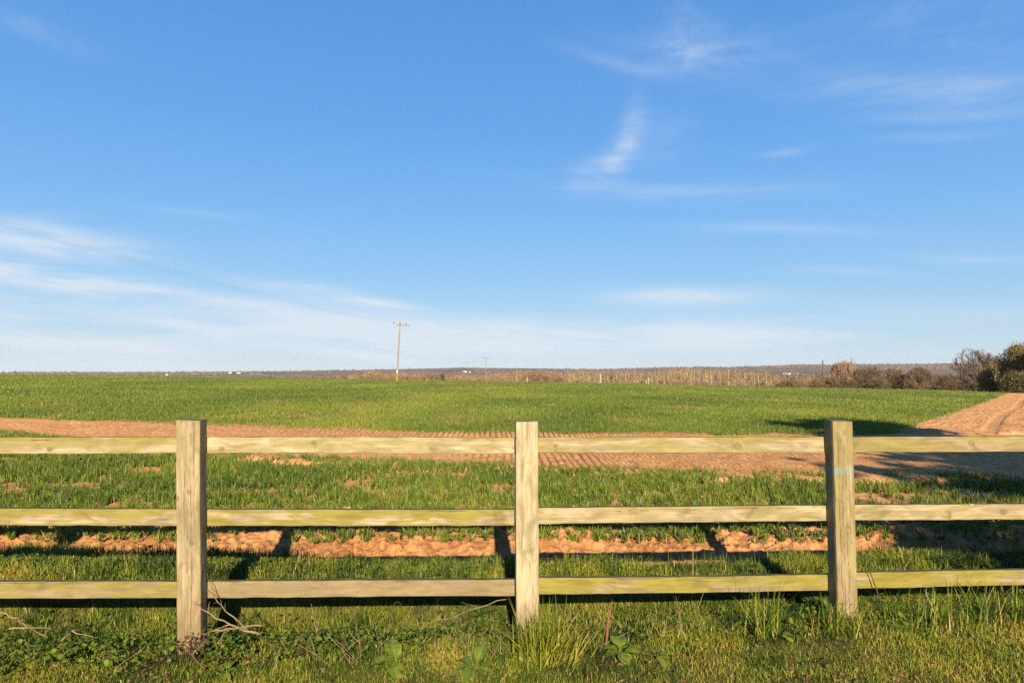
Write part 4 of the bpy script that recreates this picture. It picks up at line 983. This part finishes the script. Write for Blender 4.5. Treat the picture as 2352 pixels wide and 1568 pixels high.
# plantation of thin pale-trunked trees
def plantation():
    rs = random.Random(3); protos = []
    for k in range(5):
        S = normalise(branch_segs(BIRCH, 60+k), 16.0, 5.2)
        S = [(a, b, r0*(.95 if l == 0 else 1.8), r1*(.95 if l == 0 else 1.8), l) for a, b, r0, r1, l in S]
        r = thing('plantation_tree', 'x', 'tree', (0, 0, 0), 0, 'slim pale trunked trees of the plantation beyond the field')
        tree_mesh(r, S, 0, M_BIRCH_T, M_BIRCH_C); protos.append((r, [False]))
    spots = [(1327, 846, 1.0), (1340, 848, .8), (1352, 849, .9), (1374, 846, .8)]
    x = 1300
    while x < 1790:
        hi = np.interp(x, [1300, 1400, 1480, 1530, 1560, 1700, 1730, 1790], [854, 851, 851, 846, 843, 845, 848, 858])
        spots.append((x+rs.uniform(-3, 3), hi+rs.uniform(-2, 6), rs.uniform(.7, 1.2))); x += rs.uniform(2.6, 5.4)
    spots += [(1564, 840, 1.1), (1598, 841, 1.1), (1630, 842, 1.2), (1713, 838, 1.3), (1675, 843, 1.1), (1586, 843, 1)]
    for i, (x, yt, wd) in enumerate(spots):
        Y = rs.uniform(255, 330); p = at(x, yt, Y); z0 = gz(p.x, Y); h = p.z-z0
        r, used = protos[i % 5]
        sc = (wd*h/16*.9, wd*h/16*.9, h/16)
        lab = 'slim bare tree with pale trunk in the row of the plantation beyond the field'
        if abs(x-1713) < .1: lab = 'tallest slim plantation tree with white trunk near the right end of the row'
        if not used[0]:
            used[0] = True; r.location = (p.x, Y, z0-.2); r.scale = sc; r.rotation_euler = (0, 0, rs.uniform(0, 6)); r['label'] = lab
        else: dup(r, (p.x, Y, z0-.2), rs.uniform(0, 6), sc, lab)
plantation()

# belts of scrub and far woods that read as a mass
def scrub(name, lab, mats, spots, seed, hw, thick=.085):
    """spots: list of (x px, ytop, Y)"""
    pro = []
    for k in range(4):
        S = normalise(branch_segs(BUSH, seed+k), 10.0, 12.0, (.4, .02)); S = [(a/10, b/10, r, q, l) for a, b, r, q, l in S]; V0 = np.array([s[0] for s in S]); V1 = np.array([s[1] for s in S]); lv = np.array([s[4] for s in S]); pro.append((V0, V1, lv))
    rs = random.Random(seed); SV = []; n = 0; FV = []
    for (x, yt, Y) in spots:
        p = at(x, yt, Y); z0 = gz(p.x, Y); h = max(2.5, p.z-z0); w = h*hw*rs.uniform(.8, 1.3); a = rs.uniform(0, 6.28)
        V0, V1, lv = pro[rs.randrange(4)]; c, s_ = math.cos(a), math.sin(a); R = np.array([[c, -s_, 0], [s_, c, 0], [0, 0, 1]])
        T = lambda V: (V*[w, w, h])@R.T+[p.x, Y, z0-.2]
        A, B = T(V0), T(V1); m = np.hypot(*(A-B)[:, :2].T) + np.abs((A-B)[:, 2]) > .02; A, B, l = A[m], B[m], lv[m]
        rad = np.where(l <= 1, .09, thick)*rs.uniform(.8, 1.2)*(Y/280)
        V, F_ = prisms(list(zip(A, B, rad, rad*.7, l)), 3); SV.append(V); FV.append(F_+n); n += len(V)
    o = mesh_np(name, np.vstack(SV), [np.vstack(FV)], mats)
    tag(o, lab, 'trees', kind='stuff')
def build_scrub():
    rs = random.Random(77)
    sp = []
    for k in range(110):
        x = rs.uniform(815, 1330); top = np.interp(x, [815, 860, 930, 1000, 1060, 1180, 1230, 1300], [860, 851, 856, 861, 860, 853, 853, 857])
        sp.append((x, top+rs.uniform(-5, 7), rs.uniform(265, 420)))
    scrub('scrub_belt', 'orange brown bare trees massed beyond the field, left of the pale trunks', M_SCRUB[0], sp, 500, .85, .055)
    sp = []
    for k in range(100):
        x = rs.uniform(1300, 1900); top = np.interp(x, [1300, 1480, 1560, 1750, 1800, 1900], [866, 868, 868, 868, 866, 866])
        sp.append((x, top+rs.uniform(-2, 10), rs.uniform(250, 360)))
    scrub('scrub_thicket', 'tan bare thicket filling between the pale plantation trunks', M_SCRUB[1], sp, 520, .8, .05)
    sp = []
    for k in range(60):
        x = rs.uniform(1790, 2330); sp.append((x, np.interp(x, [1790, 1930, 2330], [868, 866, 868])+rs.uniform(-5, 8), rs.uniform(150, 215)))
    scrub('hedgerow', 'low brown hedgerow along the far right side of the field', M_TWIG_DARK, sp, 540, .9, .045)
    sp = []
    for k in range(120):
        x = rs.uniform(700, 2200); sp.append((x, np.interp(x, [700, 1100, 1500, 2200], [862, 856, 854, 858])+rs.uniform(-2, 8), rs.uniform(520, 900)))
    scrub('distant_copse', 'mauve brown woods in the valley behind the nearer belt of trees', M_SCRUB[2], sp, 560, 1.0, .09)
build_scrub()
M_FARWOOD = mat_flat('distant_wood', (.145, .093, .062), (.095, .064, .045), .004)
def far_woods():
    import bmesh
    bm = bmesh.new(); bmesh.ops.create_icosphere(bm, subdivisions=1, radius=1); B = np.array([v.co[:] for v in bm.verts]); Fi = np.array([[v.index for v in f.verts] for f in bm.faces]); bm.free()
    n = 9000; t = RNG.uniform(-.95, 1.0, n); r = RNG.uniform(1300, 4250, n)
    Y = r/np.sqrt(1+t*t); X = t*Y
    wood = fbm(X*.0021, Y*.0011, 161, 4) + .22*smooth(-.2, .5, t) + .10*smooth(3900, 4200, r)
    hedge = (np.abs((X*.7+Y*.35) % 420-210) < 8)
    keep = (wood > .585) | (hedge & (RNG.random(n) < .8)) | (RNG.random(n) < .03)
    X, Y = X[keep], Y[keep]; n = len(X); Z = ground(X, Y)
    s = RNG.uniform(3.5, 7.5, n); hz = RNG.uniform(.5, .9, n)
    V = (B[None]*(1+RNG.normal(0, .22, (n, len(B), 1))))*s[:, None, None]*np.stack([np.ones(n), np.ones(n), hz], 1)[:, None]
    V = V+np.stack([X, Y, Z+s*.1], 1)[:, None]
    T = (np.arange(n)[:, None, None]*len(B)+Fi[None]).reshape(-1, 3)
    o = mesh_np('far_woods', V.reshape(-1, 3), [T], M_FARWOOD)
    tag(o, 'mauve woods and hedges on the distant hills along the horizon', 'woods', kind='stuff')
far_woods()

# ------------------------------------------------------------------ tree behind the camera that throws the shade on the right
def shade_tree():
    def one(name, lab, P, seed, x, y, h, w, zlow, per, size, cat):
        S = normalise(branch_segs(P, seed), h, w)
        r = thing(name, lab, cat, (x, y, gz(x, y)))
        k = [(a, b, r0, r1, l) for a, b, r0, r1, l in S if l == 0 or b[2] > zlow]
        tree_mesh(r, k, 0, M_BARK, M_IVY2, 3, leaf_cloud(k, per, size, 3, 1, .28))
    one('conical_tree', 'dense conical tree behind the viewpoint whose shadow falls on the right of the field', COLUMN, 91, 10.1, -4.2, 10.4, 9.4, 2.2, 8, .25, 'tree')
    one('leafy_bush', 'rounded leafy bush behind the viewpoint, beside the conical tree', BUSH, 92, 5.3, -1.5, 3.1, 2.4, .6, 3, .07, 'bush')
shade_tree()

# ------------------------------------------------------------------ power line
M_POLE = mat_flat('pole_wood', (0.288, 0.209, 0.119), (0.180, 0.122, 0.068), 2.2, stretch=(6, 6, .6))
M_METAL = mat_flat('dark_metal', (.12, .10, .085), None, 5, .6)
M_INSUL = mat_flat('brown_insulator', (.06, .04, .035), None, 5, .3, .5)
M_WHITE = mat_flat('white_paint', (0.562, 0.547, 0.504), (0.432, 0.418, 0.382), 3, .6)
def insulator(r, x, z, s=1.0):
    mb = MB(); mb.tube([(x, 0, z), (x, 0, z+.16*s)], [.02, .02], 6); mb.tube([(x, 0, z+.14*s), (x, 0, z+.17*s), (x, 0, z+.24*s), (x, 0, z+.27*s), (x, 0, z+.34*s), (x, 0, z+.37*s)], [.04*s, .085*s, .09*s, .06*s, .085*s, .02*s], 8)
    mb.build('insulator', M_INSUL, r, True)
def pole(x, ytop, Y, lab, lean=0.0, arm=None, ins=(), extra=None, r0=.15, mt=None, tilt=0.0, h=None):
    p = at(x, ytop, Y); z0 = gz(p.x, Y)
    H = p.z-z0
    o = thing('utility_pole', lab, 'utility pole', (p.x-lean*H, Y, z0-.3), 0, 'utility poles across the field')
    o.rotation_euler = (0, math.atan(lean), 0)
    L = (H+.3)*math.sqrt(1+lean*lean)
    mb = MB(); mb.tube([(0, 0, L*k/8) for k in range(9)], [r0*(1-.35*k/8) for k in range(9)], 10); mb.add([(0, 0, L+.02)]+[(r0*.66*math.cos(a), r0*.66*math.sin(a), L-.005) for a in np.linspace(0, 6.283, 9)[:-1]], [[0, 1+k, 1+(k+1) % 8] for k in range(8)])
    mb.build('shaft', mt or M_POLE, o, True)
    if arm:
        w, dz = arm; mb = MB(); mb.box((0, -r0*.7-.05, L-dz), (w/2, .045, .05))
        a = mb.build('crossarm', M_METAL, o); a.rotation_euler = (0, math.radians(tilt), 0)
        for ix in ins: insulator(o, ix, L-dz+.04 - ix*math.tan(math.radians(tilt)), 1.0)
    return o, L
P1Y = 108.0
o1, L1 = pole(918.5, 745, P1Y, 'nearest wooden utility pole, leaning right, tall against the sky left of centre', .045, (2.05, .10), (-.95, .95), tilt=3)
insulator(o1, 0, L1+.0)
mb = MB(); mb.box((0, -.155, 1.95), (.085, .012, .26)); mb.build('warning_plate', M_WHITE, o1)
o2, L2 = pole(1116, 822, 252, 'thin far utility pole with faint crossarm, right of the nearest pole', 0, (2.1, .1), (-.95, 0, .95), r0=.13)
mb = MB(); mb.box((0, -.15, 6.3), (.11, .02, .32)); mb.build('warning_plate', M_WHITE, o2)
o3, L3 = pole(1187, 848, 190, 'short stout pole with a row of insulators on its crossarm, just left of centre', 0, (1.9, .1), (-.8, -.5, .5, .8), r0=.17)
M_PALEPOLE = mat_flat('pale_weathered_pole', (0.446, 0.389, 0.302), (0.324, 0.274, 0.202), 2)
pole(1211, 866, 196, 'short thin pale pole right of the short stout pole with insulators', 0, None, (), r0=.12, mt=M_PALEPOLE)
pole(1380, 858, 215, 'slim white pole among the pale trunks, without a crossarm', 0, None, (), r0=.15, mt=M_WHITE)
pole(1489, 865, 220, 'pale pole with a plain crossarm in front of the plantation', 0, (2.4, .1), (-1.0, 1.0), r0=.15, mt=M_PALEPOLE)
pole(1484.5, 872, 219, 'short pale pole standing close left of the pole with a plain crossarm', 0, None, (), r0=.12, mt=M_PALEPOLE)
pole(980, 869, 165, 'stubby pale marker pole at the field edge, right of the nearest pole', 0, None, (), r0=.10, mt=M_PALEPOLE)
M_WIRE = mat_flat('weathered_wire', (.30, .30, .29), None, 5, .5, .5)
def wires():
    names = ['lowest of the three overhead wires, ending at the left insulator of the nearest pole', 'middle one of the three overhead wires, ending on top of the nearest pole', 'highest of the three overhead wires, ending at the right insulator of the nearest pole']
    bpy.context.view_layer.update()
    m1, m2 = o1.matrix_world, o2.matrix_world
    for k, ix in enumerate((-.95, 0, .95)):
        zi = .30 if ix else .38
        a = m1 @ Vector((ix, 0, L1-.10+zi)); c = m2 @ Vector((ix, 0, L2-.1+zi))
        # previous pole is behind the viewpoint; the span passes over the left edge of the photo
        e = at(0, (515.5, 510, 503)[k], 30.0)
        e.x += 0
        pts = []
        # parabola through a and e with a low point between
        d = (e-a); n = 26
        for i in range(n+9):
            s = i/n; q = a+d*s; q.z += -4*.62*s*(1-s)*1.0; pts.append(q[:])
        mb = MB(); mb.tube(pts, [.0032]*len(pts), 4)
        pts = []
        for i in range(25):
            s = i/24; q = a+(c-a)*s; q.z -= 4*.95*s*(1-s); pts.append(q[:])
        mb.tube(pts[1:], [.0035]*24, 4)
        tag(mb.build('overhead_wire', M_WIRE, sm=True), names[k], 'wire', 'overhead wires of the power line')
wires()

# ------------------------------------------------------------------ far houses
M_HWALL = mat_flat('white_house_wall', (0.576, 0.554, 0.504), (0.504, 0.475, 0.432), .2, .8)
M_HROOF = mat_flat('house_roof', (0.144, 0.083, 0.061), (0.101, 0.065, 0.054), .3, .8)
M_HROOF2 = mat_flat('pale_roof', (0.396, 0.389, 0.389), (0.302, 0.302, 0.310), .3, .8)
M_HGLASS = mat_flat('dark_window', (.03, .035, .045), None, 1, .2, .5)
def hit(x, y, y0, y1):
    """distance at which the photo's ray through (x, y) meets the ground beyond the field"""
    Ys = np.linspace(y0, y1, 2000); P = np.array([at(x, y, Y)[:] for Y in (1.0, 2.0)]); d = P[1]-P[0]
    X = P[0][0]+(Ys-1)*d[0]; Z = P[0][2]+(Ys-1)*d[2]
    k = np.argmax(ground(X, Ys) >= Z); return float(Ys[k] if k else Ys[np.argmin(np.abs(ground(X, Ys)-Z))])
def house(x, y, wpx, hpx, lab, roof=M_HROOF, name='house', wall=M_HWALL, gable=.35):
    """x, y: photo px of the foot of the front wall; wpx, hpx: its size in photo px"""
    Y = hit(x, y, 900, 4200); w = wpx/F*Y; h = hpx/F*Y; d = w*.45
    p = at(x, y, Y); z0 = gz(p.x, Y)
    o = thing(name, lab, name, (p.x, Y, z0))
    b = MB(); b.box((0, 0, h/2-1), (w/2, d/2, h/2+1)); b.build('wall', wall, o)
    rh = d*gable; ov = .4
    V = [(-w/2-ov, -d/2-ov, h-.1), (w/2+ov, -d/2-ov, h-.1), (w/2+ov, d/2+ov, h-.1), (-w/2-ov, d/2+ov, h-.1), (-w/2-ov, 0, h+rh), (w/2+ov, 0, h+rh)]
    mesh_np('roof', V, [np.array([[0, 1, 5, 4], [2, 3, 4, 5], [3, 2, 1, 0]]), np.array([[0, 4, 3], [1, 2, 5]])], roof, o)
    nw = max(2, int(w/5))
    for k in range(nw):
        wx = -w/2+w*(k+.5)/nw
        m = MB(); m.box((wx, -d/2-.03, h*.5), (.55, .05, .7)); m.build('window', M_HGLASS, o)
    return o
house(1068, 855, 9, 3, 'white house on the distant hillside right of the nearest pole')
house(1079, 855.5, 4, 2.2, 'small white outbuilding close right of the white hillside house')
house(529, 857, 7, 2.6, 'white farmhouse on the left horizon, widest of the three there')
house(549, 857.5, 9, 1.5, 'long low pale barn right of the white farmhouse on the left horizon', M_HROOF2, 'barn')
house(384, 861, 6, 2.4, 'small white house low on the left horizon')
house(373, 864, 4, 1.5, 'tiny pale cottage at the field edge on the left horizon')
house(851, 856, 8, 2, 'white house on the hillside just left of the nearest pole')
house(1868, 867, 11, 4, 'bright white house among the trees left of the rounded pinkish tree')
house(1844, 866, 12, 2.4, 'pale bungalow left of the bright white house')
house(1828, 860, 10, 2.2, 'pale house, rightmost of the row on the wooded hillside', M_HROOF2)
house(1815, 860, 9, 2.2, 'pale house in the middle of the row on the wooded hillside', M_HROOF2)
house(1803, 860, 9, 2.2, 'pale house, leftmost of the row on the wooded hillside', M_HROOF2)
house(1958, 868, 12, 2, 'low cream building half hidden below the rounded pinkish tree')

# ------------------------------------------------------------------ haze
def haze():
    mb = MB(); mb.box((0, 0, 33), (6500, 6500, 58))
    m = bpy.data.materials.new('thin_air'); m.use_nodes = True; m.node_tree.nodes.clear(); t = NT(m.node_tree)
    v = t.node('ShaderNodeVolumePrincipled'); v.inputs['Color'].default_value = (.86, .89, .95, 1); v.inputs['Density'].default_value = HAZE
    o = t.node('ShaderNodeOutputMaterial'); t.l.new(v.outputs[0], o.inputs['Volume'])
    tag(mb.build('haze', m), 'thin pale haze over the distant hills', 'haze', kind='stuff')
HAZE = 4.5e-5
if HAZE: haze()
